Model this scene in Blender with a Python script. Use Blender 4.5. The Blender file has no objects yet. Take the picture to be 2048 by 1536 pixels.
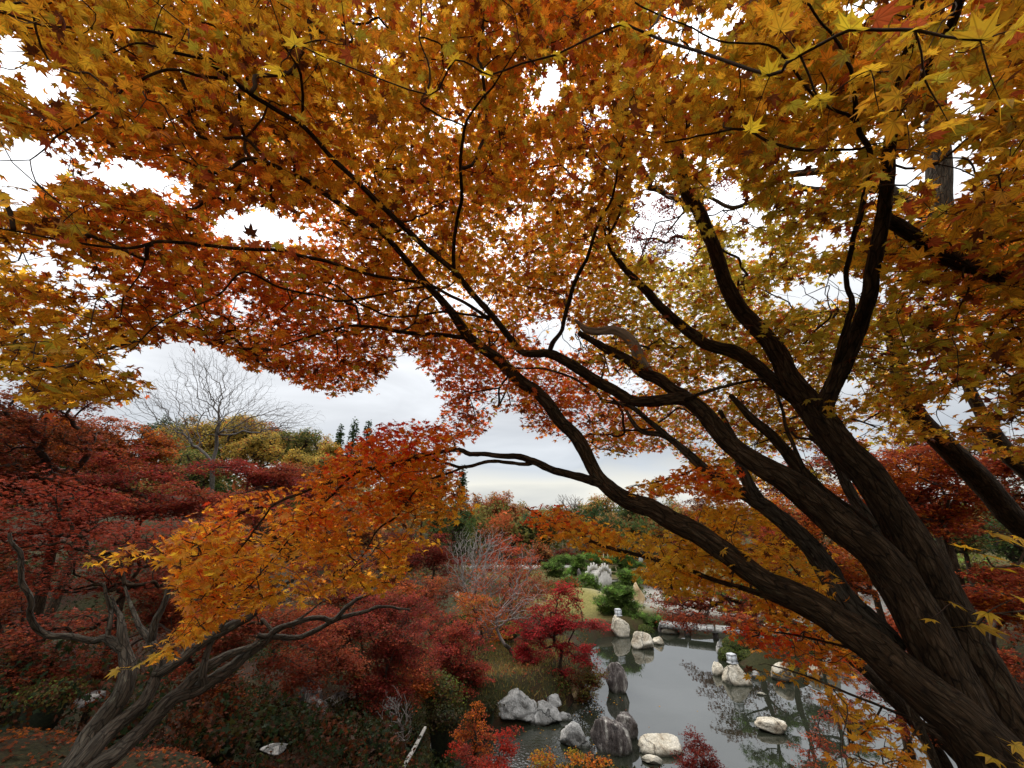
import bpy, math, random
import numpy as np

# ------------------------------------------------------------------ camera, sky, sun, exposure
SC = bpy.context.scene
COL = SC.collection
F = 800.0                      # focal length in pixels of the 2048 x 1536 photograph
PITCH = math.radians(18.8)
CP, SP = math.cos(PITCH), math.sin(PITCH)
EYE = 7.0                      # eye height above the pond
cd = bpy.data.cameras.new('camera'); cam = bpy.data.objects.new('camera', cd); COL.objects.link(cam)
cd.sensor_width = 36.0; cd.lens = 36.0 * F / 2048.0
cd.clip_start = 0.05; cd.clip_end = 3000.0
cam.location = (0, 0, EYE); cam.rotation_euler = (math.radians(90) + PITCH, 0, 0)
SC.camera = cam

SUN_EL, SUN_AZ = math.radians(42), math.radians(-40)      # azimuth from +Y (ahead), negative = left
W = bpy.data.worlds.new('World'); SC.world = W; W.use_nodes = True
def world():
    nt = W.node_tree; N = nt.nodes; L = nt.links; N.clear()
    out = N.new('ShaderNodeOutputWorld'); bg = N.new('ShaderNodeBackground')
    tc = N.new('ShaderNodeTexCoord'); sep = N.new('ShaderNodeSeparateXYZ')
    L.new(tc.outputs['Generated'], sep.inputs[0])
    # cloud brightness rises from horizon to zenith as it does under real overcast
    rmp = N.new('ShaderNodeValToRGB'); e = rmp.color_ramp.elements
    e[0].position = 0.0; e[0].color = (0.42, 0.455, 0.50, 1)
    e[1].position = 1.0; e[1].color = (2.3, 2.32, 2.35, 1)
    a = e.new(0.07); a.color = (0.74, 0.72, 0.65, 1)
    a = e.new(0.13); a.color = (0.475, 0.505, 0.545, 1)
    a = e.new(0.22); a.color = (0.575, 0.59, 0.61, 1)
    a = e.new(0.42); a.color = (0.86, 0.88, 0.90, 1)
    a = e.new(0.62); a.color = (1.65, 1.67, 1.70, 1)
    mp = N.new('ShaderNodeMapping'); mp.inputs['Scale'].default_value = (1.3, 1.3, 4.5)
    nz = N.new('ShaderNodeTexNoise'); nz.inputs['Scale'].default_value = 2.2; nz.inputs['Detail'].default_value = 5; nz.inputs['Roughness'].default_value = 0.5; nz.inputs['Distortion'].default_value = 0.4
    L.new(tc.outputs['Generated'], mp.inputs[0]); L.new(mp.outputs[0], nz.inputs['Vector'])
    # soft warp of the height so the bands are ragged
    ma = N.new('ShaderNodeMath'); ma.operation = 'MULTIPLY_ADD'; ma.inputs[1].default_value = 0.16; 
    sb = N.new('ShaderNodeMath'); sb.operation = 'ADD'; sb.inputs[1].default_value = -0.08
    L.new(nz.outputs['Fac'], ma.inputs[0]); L.new(sep.outputs['Z'], ma.inputs[2]); L.new(ma.outputs[0], sb.inputs[0])
    L.new(sb.outputs[0], rmp.inputs[0])
    r2 = N.new('ShaderNodeMapRange'); r2.inputs['From Min'].default_value = 0.3; r2.inputs['From Max'].default_value = 0.72
    r2.inputs['To Min'].default_value = 0.84; r2.inputs['To Max'].default_value = 1.14
    L.new(nz.outputs['Fac'], r2.inputs['Value'])
    mul = N.new('ShaderNodeVectorMath'); mul.operation = 'SCALE'
    L.new(rmp.outputs[0], mul.inputs[0]); L.new(r2.outputs[0], mul.inputs['Scale'])
    sky = N.new('ShaderNodeTexSky'); sky.sky_type = 'NISHITA'; sky.sun_disc = False
    sky.sun_elevation = SUN_EL; sky.sun_rotation = SUN_AZ
    sc2 = N.new('ShaderNodeVectorMath'); sc2.operation = 'SCALE'; sc2.inputs['Scale'].default_value = 0.10
    L.new(sky.outputs[0], sc2.inputs[0])
    mx = N.new('ShaderNodeMix'); mx.data_type = 'RGBA'; mx.inputs[0].default_value = 0.90
    L.new(sc2.outputs[0], mx.inputs[6]); L.new(mul.outputs[0], mx.inputs[7])
    L.new(mx.outputs[2], bg.inputs['Color']); bg.inputs['Strength'].default_value = 1.0
    L.new(bg.outputs[0], out.inputs['Surface'])
world()
sd = bpy.data.lights.new('sun', 'SUN'); sun = bpy.data.objects.new('sun', sd); COL.objects.link(sun)
sd.energy = 1.5; sd.angle = math.radians(14); sd.color = (1.0, 0.93, 0.80)
sun.rotation_euler = (math.radians(90) - SUN_EL, 0, -SUN_AZ + math.pi) if False else (0, 0, 0)
from mathutils import Vector
sdir = Vector((math.sin(SUN_AZ) * math.cos(SUN_EL), math.cos(SUN_AZ) * math.cos(SUN_EL), math.sin(SUN_EL)))
sun.rotation_euler = sdir.to_track_quat('Z', 'Y').to_euler()
SC.view_settings.view_transform = 'Standard'; SC.view_settings.look = 'None'
SC.view_settings.gamma = 1.0; SC.view_settings.exposure = 0.45
SC.render.engine = 'CYCLES'
SC.cycles.max_bounces = 8; SC.cycles.diffuse_bounces = 4; SC.cycles.transmission_bounces = 6
SC.cycles.glossy_bounces = 3; SC.cycles.use_denoising = True; SC.cycles.caustics_reflective = False; SC.cycles.caustics_refractive = False
SC.cycles.sample_clamp_indirect = 4.0

# ------------------------------------------------------------------ maths helpers
RG = np.random.default_rng(11)
def P(px, py, d):
    """world point seen at photo pixel (px, py) at depth d metres"""
    r = (px - 1024) / F; u = -(py - 768) / F
    return np.array([r * d, d * (CP - SP * u), EYE + d * (SP + CP * u)]).T
def G(px, py, z=0.0):
    u = -(py - 768) / F
    return P(px, py, (z - EYE) / (SP + CP * u))
def proj(q):
    y = q[:, 1]; z = q[:, 2] - EYE
    d = y * CP + z * SP; u = -y * SP + z * CP
    d2 = np.where(np.abs(d) < 1e-3, 1e-3, d)
    return 1024 + F * q[:, 0] / d2, 768 - F * u / d2, d
def unit(v):
    return v / np.maximum(np.linalg.norm(v, axis=-1, keepdims=True), 1e-9)
def hsh(i, j, k, s):
    h = (i * 374761393 + j * 668265263 + k * 1274126177 + s * 974634777) & 0xffffffff
    h = ((h ^ (h >> 13)) * 1274126177) & 0xffffffff
    return ((h ^ (h >> 16)) & 0xffff) / 65535.0
def vnoise(p, seed=0):
    p = np.asarray(p, float); b = np.floor(p).astype(np.int64); f = p - b; f = f * f * (3 - 2 * f)
    r = 0
    for dx in (0, 1):
        for dy in (0, 1):
            for dz in (0, 1):
                w = (f[:, 0] if dx else 1 - f[:, 0]) * (f[:, 1] if dy else 1 - f[:, 1]) * (f[:, 2] if dz else 1 - f[:, 2])
                r = r + w * hsh(b[:, 0] + dx, b[:, 1] + dy, b[:, 2] + dz, seed)
    return r
def fbm(p, seed=0, o=4):
    p = np.asarray(p, float); a = 0.5; r = 0; t = 0
    for i in range(o):
        r = r + a * vnoise(p * 2 ** i, seed + i); t += a; a *= 0.5
    return r / t - 0.5
def inpoly(px, py, poly):
    c = np.zeros(len(px), bool); n = len(poly)
    for i in range(n):
        x0, y0 = poly[i]; x1, y1 = poly[i - 1]
        if y0 == y1: continue
        c ^= ((y0 > py) != (y1 > py)) & (px < (x1 - x0) * (py - y0) / (y1 - y0) + x0)
    return c
def pdist(px, py, poly):
    best = np.full(len(px), 1e9); n = len(poly)
    for i in range(n):
        ax, ay = poly[i]; bx, by = poly[i - 1]; dx, dy = bx - ax, by - ay
        t = np.clip(((px - ax) * dx + (py - ay) * dy) / (dx * dx + dy * dy + 1e-9), 0, 1)
        best = np.minimum(best, np.hypot(px - ax - t * dx, py - ay - t * dy))
    return best

# ------------------------------------------------------------------ objects
def mesh_obj(name, V, faces, mat, parent=None, col=None, bark=None, smooth=False, lf=None):
    """V (n,3); faces: (m,3) or (m,4) int array, or a list of such arrays"""
    if not isinstance(faces, list): faces = [faces]
    faces = [f for f in faces if len(f)]
    V = np.asarray(V, np.float32)
    origin = np.zeros(3)
    me = bpy.data.meshes.new(name)
    me.vertices.add(len(V)); me.vertices.foreach_set('co', V.ravel())
    tot = sum(f.size for f in faces); me.loops.add(tot)
    me.loops.foreach_set('vertex_index', np.concatenate([f.ravel() for f in faces]).astype(np.int32))
    st = []; o = 0
    for f in faces:
        st.append(o + np.arange(len(f)) * f.shape[1]); o += f.size
    st = np.concatenate(st).astype(np.int32)
    me.polygons.add(len(st)); me.polygons.foreach_set('loop_start', st)
    if smooth: me.polygons.foreach_set('use_smooth', np.ones(len(st), bool))
    me.update(calc_edges=True); me.validate()
    if col is not None:
        a = me.color_attributes.new('Col', 'FLOAT_COLOR', 'POINT')
        c = np.ones((len(V), 4), np.float32); c[:, :3] = col; a.data.foreach_set('color', c.ravel())
    if lf is not None:
        a = me.attributes.new('lf', 'FLOAT_VECTOR', 'POINT'); q = np.zeros((len(V), 3), np.float32); q[:, :2] = lf; a.data.foreach_set('vector', q.ravel())
    if bark is not None:
        a = me.attributes.new('bark', 'FLOAT_VECTOR', 'POINT'); a.data.foreach_set('vector', np.asarray(bark, np.float32).ravel())
    me.materials.append(mat)
    ob = bpy.data.objects.new(name, me); COL.objects.link(ob)
    if parent is not None:
        ob.parent = parent; ob.location = -np.array(parent.location)
    return ob
def tag(o, label=None, cat=None, group=None, kind=None):
    if label: o['label'] = label
    if cat: o['category'] = cat
    if group: o['group'] = group
    if kind: o['kind'] = kind
    return o
def thing(name, loc, label, cat, group=None):
    o = bpy.data.objects.new(name, None); COL.objects.link(o); o.location = [float(v) for v in loc]
    o.empty_display_size = 0.2
    return tag(o, label, cat, group)

# ------------------------------------------------------------------ materials
def new_mat(name):
    m = bpy.data.materials.new(name); m.use_nodes = True; nt = m.node_tree; nt.nodes.clear()
    out = nt.nodes.new('ShaderNodeOutputMaterial'); return m, nt, nt.nodes, nt.links, out
def leaf_mat(name, trans=0.55, gloss=0.06, gain=1.0, tg=1.5, veins=False):
    m, nt, N, L, out = new_mat(name)
    at = N.new('ShaderNodeAttribute'); at.attribute_name = 'Col'
    hs = N.new('ShaderNodeHueSaturation'); hs.inputs['Value'].default_value = gain
    src = at.outputs['Color']
    if veins:
        def mth(op, a, b=None):
            n = N.new('ShaderNodeMath'); n.operation = op
            for i, q in enumerate((a, b)):
                if q is None: continue
                if isinstance(q, (int, float)): n.inputs[i].default_value = q
                else: L.new(q, n.inputs[i])
            return n.outputs[0]
        lf = N.new('ShaderNodeAttribute'); lf.attribute_name = 'lf'; sp = N.new('ShaderNodeSeparateXYZ'); L.new(lf.outputs['Vector'], sp.inputs[0])
        ang = mth('ARCTAN2', sp.outputs[0], sp.outputs[1]); pp = mth('PINGPONG', ang, math.radians(20.5)); ln = N.new('ShaderNodeVectorMath'); ln.operation = 'LENGTH'; L.new(lf.outputs['Vector'], ln.inputs[0])
        dist = mth('MULTIPLY', pp, ln.outputs['Value']); vm = N.new('ShaderNodeMapRange'); vm.inputs['From Min'].default_value = .008; vm.inputs['From Max'].default_value = .03; vm.inputs['To Min'].default_value = .62; L.new(dist, vm.inputs['Value'])
        nz = N.new('ShaderNodeTexNoise'); nz.inputs['Scale'].default_value = 55; nz.inputs['Detail'].default_value = 3; tc = N.new('ShaderNodeTexCoord'); L.new(tc.outputs['Object'], nz.inputs['Vector'])
        bl = N.new('ShaderNodeMapRange'); bl.inputs['From Min'].default_value = .56; bl.inputs['From Max'].default_value = .72; bl.inputs['To Min'].default_value = 0; bl.inputs['To Max'].default_value = .75; L.new(nz.outputs['Fac'], bl.inputs['Value'])
        sv = N.new('ShaderNodeVectorMath'); sv.operation = 'SCALE'; L.new(src, sv.inputs[0]); L.new(vm.outputs[0], sv.inputs['Scale'])
        mx = N.new('ShaderNodeMix'); mx.data_type = 'RGBA'; L.new(bl.outputs[0], mx.inputs[0]); L.new(sv.outputs[0], mx.inputs[6]); mx.inputs[7].default_value = (.30, .09, .02, 1); src = mx.outputs[2]
    L.new(src, hs.inputs['Color'])
    df = N.new('ShaderNodeBsdfDiffuse'); tr = N.new('ShaderNodeBsdfTranslucent'); gl = N.new('ShaderNodeBsdfGlossy')
    gl.inputs['Roughness'].default_value = 0.45
    L.new(hs.outputs[0], df.inputs[0])
    h2 = N.new('ShaderNodeHueSaturation'); h2.inputs['Saturation'].default_value = 1.0; h2.inputs['Value'].default_value = tg
    L.new(hs.outputs[0], h2.inputs['Color']); L.new(h2.outputs[0], tr.inputs[0])
    a = N.new('ShaderNodeMixShader'); a.inputs[0].default_value = trans
    L.new(df.outputs[0], a.inputs[1]); L.new(tr.outputs[0], a.inputs[2])
    b = N.new('ShaderNodeMixShader'); b.inputs[0].default_value = gloss
    L.new(a.outputs[0], b.inputs[1]); L.new(gl.outputs[0], b.inputs[2])
    L.new(b.outputs[0], out.inputs[0]); return m
def noise_mat(name, cols, scale=4.0, rough=0.9, bump=0.3, stretch=(1, 1, 1), coord='Object', detail=8, bscale=None, spec=0.3, dist=0.3, pos=None):
    m, nt, N, L, out = new_mat(name)
    bs = N.new('ShaderNodeBsdfPrincipled'); bs.inputs['Roughness'].default_value = rough
    bs.inputs['Specular IOR Level'].default_value = spec
    if coord == 'bark':
        src = N.new('ShaderNodeAttribute'); src.attribute_name = 'bark'; so = src.outputs['Vector']
    else:
        src = N.new('ShaderNodeTexCoord'); so = src.outputs[coord]
    mp = N.new('ShaderNodeMapping'); mp.inputs['Scale'].default_value = stretch; L.new(so, mp.inputs[0])
    nz = N.new('ShaderNodeTexNoise'); nz.inputs['Scale'].default_value = scale; nz.inputs['Detail'].default_value = detail
    nz.inputs['Distortion'].default_value = dist; nz.inputs['Roughness'].default_value = 0.62
    L.new(mp.outputs[0], nz.inputs['Vector'])
    rp = N.new('ShaderNodeValToRGB'); e = rp.color_ramp.elements
    n = len(cols); pos = pos or [0.3 + 0.4 * i / (n - 1) for i in range(n)]
    e[0].position = pos[0]; e[0].color = (*cols[0], 1); e[1].position = pos[-1]; e[1].color = (*cols[-1], 1)
    for i in range(1, n - 1):
        x = e.new(pos[i]); x.color = (*cols[i], 1)
    L.new(nz.outputs['Fac'], rp.inputs[0]); L.new(rp.outputs[0], bs.inputs['Base Color'])
    n2 = N.new('ShaderNodeTexNoise'); n2.inputs['Scale'].default_value = bscale or scale * 2.5; n2.inputs['Detail'].default_value = 8
    L.new(mp.outputs[0], n2.inputs['Vector'])
    bp = N.new('ShaderNodeBump'); bp.inputs['Strength'].default_value = bump; bp.inputs['Distance'].default_value = 0.05
    L.new(n2.outputs['Fac'], bp.inputs['Height']); L.new(bp.outputs[0], bs.inputs['Normal'])
    L.new(bs.outputs[0], out.inputs[0]); return m
M = {}
def rock_mat(name, cols, pos, scale=2.0, st=(1, 1, 1), crack=.8, streak=None):
    m, nt, N, L, out = new_mat(name); bs = N.new('ShaderNodeBsdfPrincipled'); bs.inputs['Roughness'].default_value = .85; bs.inputs['Specular IOR Level'].default_value = .25
    tc = N.new('ShaderNodeTexCoord'); oi = N.new('ShaderNodeObjectInfo'); sh = N.new('ShaderNodeVectorMath'); sh.operation = 'ADD'
    rn = N.new('ShaderNodeMath'); rn.operation = 'MULTIPLY'; rn.inputs[1].default_value = 37.0; L.new(oi.outputs['Random'], rn.inputs[0]); L.new(tc.outputs['Object'], sh.inputs[0]); L.new(rn.outputs[0], sh.inputs[1])
    mp = N.new('ShaderNodeMapping'); mp.inputs['Scale'].default_value = st; mp.inputs['Rotation'].default_value = (.2, .35, .3); L.new(sh.outputs[0], mp.inputs[0])
    def noise(sc, det, ro, di=0.0):
        n = N.new('ShaderNodeTexNoise'); n.inputs['Scale'].default_value = sc; n.inputs['Detail'].default_value = det; n.inputs['Roughness'].default_value = ro; n.inputs['Distortion'].default_value = di; L.new(mp.outputs[0], n.inputs['Vector']); return n.outputs['Fac']
    a = noise(scale, 10, .68, .9); rp = N.new('ShaderNodeValToRGB'); e = rp.color_ramp.elements
    e[0].position = pos[0]; e[0].color = (*cols[0], 1); e[1].position = pos[-1]; e[1].color = (*cols[-1], 1)
    for i in range(1, len(cols) - 1): x = e.new(pos[i]); x.color = (*cols[i], 1)
    L.new(a, rp.inputs[0])
    wv = N.new('ShaderNodeVectorMath'); wv.operation = 'SCALE'; wv.inputs['Scale'].default_value = .9; nv = N.new('ShaderNodeTexNoise'); nv.inputs['Scale'].default_value = 2.0; nv.inputs['Detail'].default_value = 5; L.new(mp.outputs[0], nv.inputs['Vector']); L.new(nv.outputs['Color'], wv.inputs[0])
    ad = N.new('ShaderNodeVectorMath'); ad.operation = 'ADD'; L.new(mp.outputs[0], ad.inputs[0]); L.new(wv.outputs[0], ad.inputs[1])
    vo = N.new('ShaderNodeTexVoronoi'); vo.feature = 'DISTANCE_TO_EDGE'; vo.inputs['Scale'].default_value = scale * .42; L.new(ad.outputs[0], vo.inputs['Vector'])
    mr = N.new('ShaderNodeMapRange'); mr.inputs['From Max'].default_value = .022; mr.inputs['To Min'].default_value = 1 - crack; mr.inputs['To Max'].default_value = 1.0; L.new(vo.outputs['Distance'], mr.inputs['Value'])
    mu = N.new('ShaderNodeVectorMath'); mu.operation = 'SCALE'; L.new(rp.outputs[0], mu.inputs[0]); L.new(mr.outputs[0], mu.inputs['Scale'])
    b = noise(26, 6, .7); m2 = N.new('ShaderNodeMapRange'); m2.inputs['From Min'].default_value = .3; m2.inputs['From Max'].default_value = .7; m2.inputs['To Min'].default_value = .6; m2.inputs['To Max'].default_value = 1.3; L.new(b, m2.inputs['Value'])
    mv = N.new('ShaderNodeVectorMath'); mv.operation = 'SCALE'; L.new(mu.outputs[0], mv.inputs[0]); L.new(m2.outputs[0], mv.inputs['Scale'])
    ge = N.new('ShaderNodeNewGeometry'); sz = N.new('ShaderNodeSeparateXYZ'); L.new(ge.outputs['Position'], sz.inputs[0]); wl = N.new('ShaderNodeMath'); wl.operation = 'MULTIPLY_ADD'; wl.inputs[1].default_value = -.22; L.new(b, wl.inputs[0]); L.new(sz.outputs[2], wl.inputs[2])
    wm = N.new('ShaderNodeMapRange'); wm.inputs['From Min'].default_value = -.08; wm.inputs['From Max'].default_value = .03; wm.inputs['To Min'].default_value = .85; wm.inputs['To Max'].default_value = 0; L.new(wl.outputs[0], wm.inputs['Value'])
    wx = N.new('ShaderNodeMix'); wx.data_type = 'RGBA'; L.new(wm.outputs[0], wx.inputs[0]); L.new(mv.outputs[0], wx.inputs[6]); wx.inputs[7].default_value = (.03, .032, .018, 1)
    L.new(wx.outputs[2], bs.inputs['Base Color'])
    h = N.new('ShaderNodeMath'); h.operation = 'MULTIPLY_ADD'; h.inputs[1].default_value = .5; L.new(mr.outputs[0], h.inputs[0]); L.new(noise(9, 10, .72), h.inputs[2])
    bp = N.new('ShaderNodeBump'); bp.inputs['Strength'].default_value = 1.0; bp.inputs['Distance'].default_value = .10; L.new(h.outputs[0], bp.inputs['Height']); L.new(bp.outputs[0], bs.inputs['Normal'])
    L.new(bs.outputs[0], out.inputs[0]); return m
M['leaf'] = leaf_mat('maple_leaf', 0.62, 0.03)
M['leaf_near'] = leaf_mat('near_maple_leaf', 0.62, 0.03, veins=True)
M['leaf_far'] = leaf_mat('far_leaf', 0.42, 0.007, tg=1.1)
M['needle'] = leaf_mat('pine_needles', 0.25, 0.010)
def bark_mat(name, cols, lichen, amt, sc=1.0):
    m, nt, N, L, out = new_mat(name); bs = N.new('ShaderNodeBsdfPrincipled'); bs.inputs['Roughness'].default_value = .92; bs.inputs['Specular IOR Level'].default_value = .15
    at = N.new('ShaderNodeAttribute'); at.attribute_name = 'bark'
    def mapped(st):
        mp = N.new('ShaderNodeMapping'); mp.inputs['Scale'].default_value = st; L.new(at.outputs['Vector'], mp.inputs[0]); return mp.outputs[0]
    def noise(v, k, det=8, ro=.65, di=0.0):
        n = N.new('ShaderNodeTexNoise'); n.inputs['Scale'].default_value = k * sc; n.inputs['Detail'].default_value = det; n.inputs['Roughness'].default_value = ro; n.inputs['Distortion'].default_value = di; L.new(v, n.inputs['Vector']); return n.outputs['Fac']
    st = mapped((8, 8, 1.3)); a = noise(st, 6, 8, .7, .6); rp = N.new('ShaderNodeValToRGB'); e = rp.color_ramp.elements
    e[0].position = .34; e[0].color = (*cols[0], 1); e[1].position = .68; e[1].color = (*cols[2], 1); x = e.new(.5); x.color = (*cols[1], 1); L.new(a, rp.inputs[0])
    vo = N.new('ShaderNodeTexVoronoi'); vo.feature = 'DISTANCE_TO_EDGE'; vo.inputs['Scale'].default_value = 9 * sc; L.new(mapped((4.5, 4.5, 1.0)), vo.inputs['Vector'])
    mr = N.new('ShaderNodeMapRange'); mr.inputs['From Max'].default_value = .09; mr.inputs['To Min'].default_value = .35; L.new(vo.outputs['Distance'], mr.inputs['Value'])
    mu = N.new('ShaderNodeVectorMath'); mu.operation = 'SCALE'; L.new(rp.outputs[0], mu.inputs[0]); L.new(mr.outputs[0], mu.inputs['Scale'])
    li = N.new('ShaderNodeMapRange'); li.inputs['From Min'].default_value = .60; li.inputs['From Max'].default_value = .66; li.inputs['To Max'].default_value = amt; L.new(noise(mapped((3, 3, 1.5)), 4, 10, .75), li.inputs['Value'])
    mx = N.new('ShaderNodeMix'); mx.data_type = 'RGBA'; L.new(li.outputs[0], mx.inputs[0]); L.new(mu.outputs[0], mx.inputs[6]); mx.inputs[7].default_value = (*lichen, 1)
    L.new(mx.outputs[2], bs.inputs['Base Color'])
    h = N.new('ShaderNodeMath'); h.operation = 'MULTIPLY_ADD'; h.inputs[1].default_value = .6; L.new(mr.outputs[0], h.inputs[0]); L.new(noise(st, 8, 10, .75), h.inputs[2])
    bp = N.new('ShaderNodeBump'); bp.inputs['Strength'].default_value = 1.0; bp.inputs['Distance'].default_value = .02; L.new(h.outputs[0], bp.inputs['Height']); L.new(bp.outputs[0], bs.inputs['Normal'])
    L.new(bs.outputs[0], out.inputs[0]); return m
M['bark_dark'] = bark_mat('dark_maple_bark', [(.011, .007, .004), (.042, .027, .015), (.115, .080, .050)], (.10, .095, .06), .45)
M['bark_grey'] = bark_mat('grey_maple_bark', [(.018, .015, .011), (.065, .055, .042), (.16, .14, .11)], (.20, .20, .15), .6)
M['bark_gnarled'] = bark_mat('weathered_maple_bark', [(.024, .020, .015), (.072, .062, .047), (.15, .13, .10)], (.24, .25, .18), .6, .8)
M['bark_pale'] = noise_mat('dead_wood', [(.10, .085, .07), (.26, .225, .19), (.42, .38, .33)], scale=5, bump=1.0, stretch=(7, 7, .8), coord='bark', bscale=8)
M['twig'] = noise_mat('twig_bark', [(.02, .012, .008), (.05, .032, .022)], scale=6, bump=0.1)
M['twig_grey'] = noise_mat('grey_twig_bark', [(.16, .135, .12), (.28, .25, .225)], scale=6, bump=0.1)
M['twig_mid'] = noise_mat('grey_brown_twigs', [(.07, .058, .05), (.15, .13, .115)], scale=6, bump=0.1)
M['rock_grey'] = rock_mat('grey_rock', [(.07, .066, .06), (.24, .235, .22), (.38, .37, .35), (.58, .56, .52)], [.34, .44, .56, .68], 1.5, (1.2, 1, .8))
M['rock_dark'] = rock_mat('dark_rock', [(.045, .036, .032), (.12, .10, .092), (.22, .195, .175), (.55, .52, .46)], [.36, .48, .56, .64], 1.8, (2.2, 2.2, .45), crack=.5)
M['rock_cream'] = rock_mat('cream_rock', [(.10, .075, .05), (.40, .33, .24), (.58, .52, .41), (.70, .65, .55)], [.34, .42, .52, .68], 1.1, (1.2, 1, .7), crack=.6)
M['rock_ochre'] = noise_mat('ochre_rock', [(.22, .14, .07), (.46, .33, .18), (.62, .52, .38)], scale=1.5, bump=0.5, bscale=4)
M['stone_white'] = noise_mat('white_stone', [(.34, .32, .28), (.52, .49, .44)], scale=3, bump=0.2)
M['bamboo'] = noise_mat('pale_bamboo', [(.34, .27, .15), (.55, .47, .30)], scale=5, bump=0.1)
M['pole'] = noise_mat('weathered_pole', [(.22, .20, .17), (.46, .43, .38)], scale=6, bump=0.3, stretch=(3, 3, 1))
M['shrub_core'] = noise_mat('dark_shrub_core', [(.006, .009, .004), (.02, .026, .009)], scale=12, bump=0.4)
M['metal'] = noise_mat('dull_metal', [(.35, .36, .37), (.55, .56, .57)], scale=8, rough=0.45, bump=0.05)
M['panel'] = noise_mat('frosted_panel', [(.72, .76, .80), (.85, .88, .90)], scale=6, rough=0.3, bump=0.0)

def ground_mat():
    m, nt, N, L, out = new_mat('garden_ground')
    bs = N.new('ShaderNodeBsdfPrincipled'); bs.inputs['Roughness'].default_value = 0.95; bs.inputs['Specular IOR Level'].default_value = 0.15
    tc = N.new('ShaderNodeTexCoord'); co = tc.outputs['Object']
    def noise(sc, det=8, w=0.6):
        n = N.new('ShaderNodeTexNoise'); n.inputs['Scale'].default_value = sc; n.inputs['Detail'].default_value = det; n.inputs['Roughness'].default_value = w
        L.new(co, n.inputs['Vector']); return n.outputs['Fac']
    def ramp(fac, stops):
        r = N.new('ShaderNodeValToRGB'); e = r.color_ramp.elements
        e[0].position, e[0].color = stops[0][0], (*stops[0][1], 1); e[1].position, e[1].color = stops[-1][0], (*stops[-1][1], 1)
        for p, c in stops[1:-1]:
            x = e.new(p); x.color = (*c, 1)
        L.new(fac, r.inputs[0]); return r.outputs[0]
    def mix(f, a, b):
        x = N.new('ShaderNodeMix'); x.data_type = 'RGBA'; L.new(f, x.inputs[0]); L.new(a, x.inputs[6]); L.new(b, x.inputs[7]); return x.outputs[2]
    litter = ramp(noise(28, 6, .8), [(.3, (.010, .007, .005)), (.48, (.026, .014, .008)), (.58, (.055, .022, .012)), (.7, (.10, .042, .018))])
    moss = ramp(noise(18, 6, .8), [(.3, (.008, .009, .004)), (.5, (.028, .028, .010)), (.65, (.06, .054, .02))])
    big = ramp(noise(.55, 5), [(.42, (0, 0, 0)), (.58, (1, 1, 1))])
    base = mix(big, litter, moss)
    zc = N.new('ShaderNodeAttribute'); zc.attribute_name = 'Col'
    sp = N.new('ShaderNodeSeparateColor'); L.new(zc.outputs['Color'], sp.inputs[0])
    lawn = ramp(noise(6, 8, .75), [(.3, (.10, .09, .03)), (.5, (.19, .165, .05)), (.68, (.27, .23, .08))])
    grav = ramp(noise(14, 8, .7), [(.3, (.24, .225, .19)), (.6, (.44, .42, .38))])
    wood = ramp(noise(1.2, 8, .8), [(.3, (.015, .02, .01)), (.5, (.05, .05, .02)), (.7, (.10, .07, .03))])
    c = mix(sp.outputs[0], base, lawn); c = mix(sp.outputs[1], c, grav); c = mix(sp.outputs[2], c, wood)
    L.new(c, bs.inputs['Base Color'])
    bp = N.new('ShaderNodeBump'); bp.inputs['Strength'].default_value = 0.8; bp.inputs['Distance'].default_value = 0.04
    L.new(noise(30, 8, .8), bp.inputs['Height']); L.new(bp.outputs[0], bs.inputs['Normal'])
    L.new(bs.outputs[0], out.inputs[0]); return m
def water_mat():
    m, nt, N, L, out = new_mat('pond_water')
    bs = N.new('ShaderNodeBsdfPrincipled'); bs.inputs['Base Color'].default_value = (.016, .018, .012, 1)
    bs.inputs['Roughness'].default_value = 0.015; bs.inputs['IOR'].default_value = 2.1
    tc = N.new('ShaderNodeTexCoord')
    n = N.new('ShaderNodeTexNoise'); n.inputs['Scale'].default_value = 1.6; n.inputs['Detail'].default_value = 3; L.new(tc.outputs['Object'], n.inputs['Vector'])
    b = N.new('ShaderNodeBump'); b.inputs['Strength'].default_value = 0.02; b.inputs['Distance'].default_value = 0.1
    n2 = N.new('ShaderNodeTexNoise'); n2.inputs['Scale'].default_value = 9; n2.inputs['Detail'].default_value = 2; L.new(tc.outputs['Object'], n2.inputs['Vector'])
    # the little stream at the left stirs the surface: ripple strength falls off from its mouth
    vm = N.new('ShaderNodeVectorMath'); vm.operation = 'DISTANCE'; vm.inputs[1].default_value = tuple(G(985, 1520)); L.new(tc.outputs['Object'], vm.inputs[0])
    mr = N.new('ShaderNodeMapRange'); mr.inputs['From Min'].default_value = 1.0; mr.inputs['From Max'].default_value = 3.4; mr.inputs['To Min'].default_value = 0.30; mr.inputs['To Max'].default_value = 0.0
    L.new(vm.outputs['Value'], mr.inputs['Value'])
    b2 = N.new('ShaderNodeBump'); b2.inputs['Distance'].default_value = 0.1; L.new(mr.outputs[0], b2.inputs['Strength'])
    L.new(n.outputs['Fac'], b.inputs['Height']); L.new(n2.outputs['Fac'], b2.inputs['Height']); L.new(b.outputs[0], b2.inputs['Normal'])
    L.new(b2.outputs[0], bs.inputs['Normal']); L.new(bs.outputs[0], out.inputs[0]); return m
M['ground'] = ground_mat(); M['water'] = water_mat()

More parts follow.
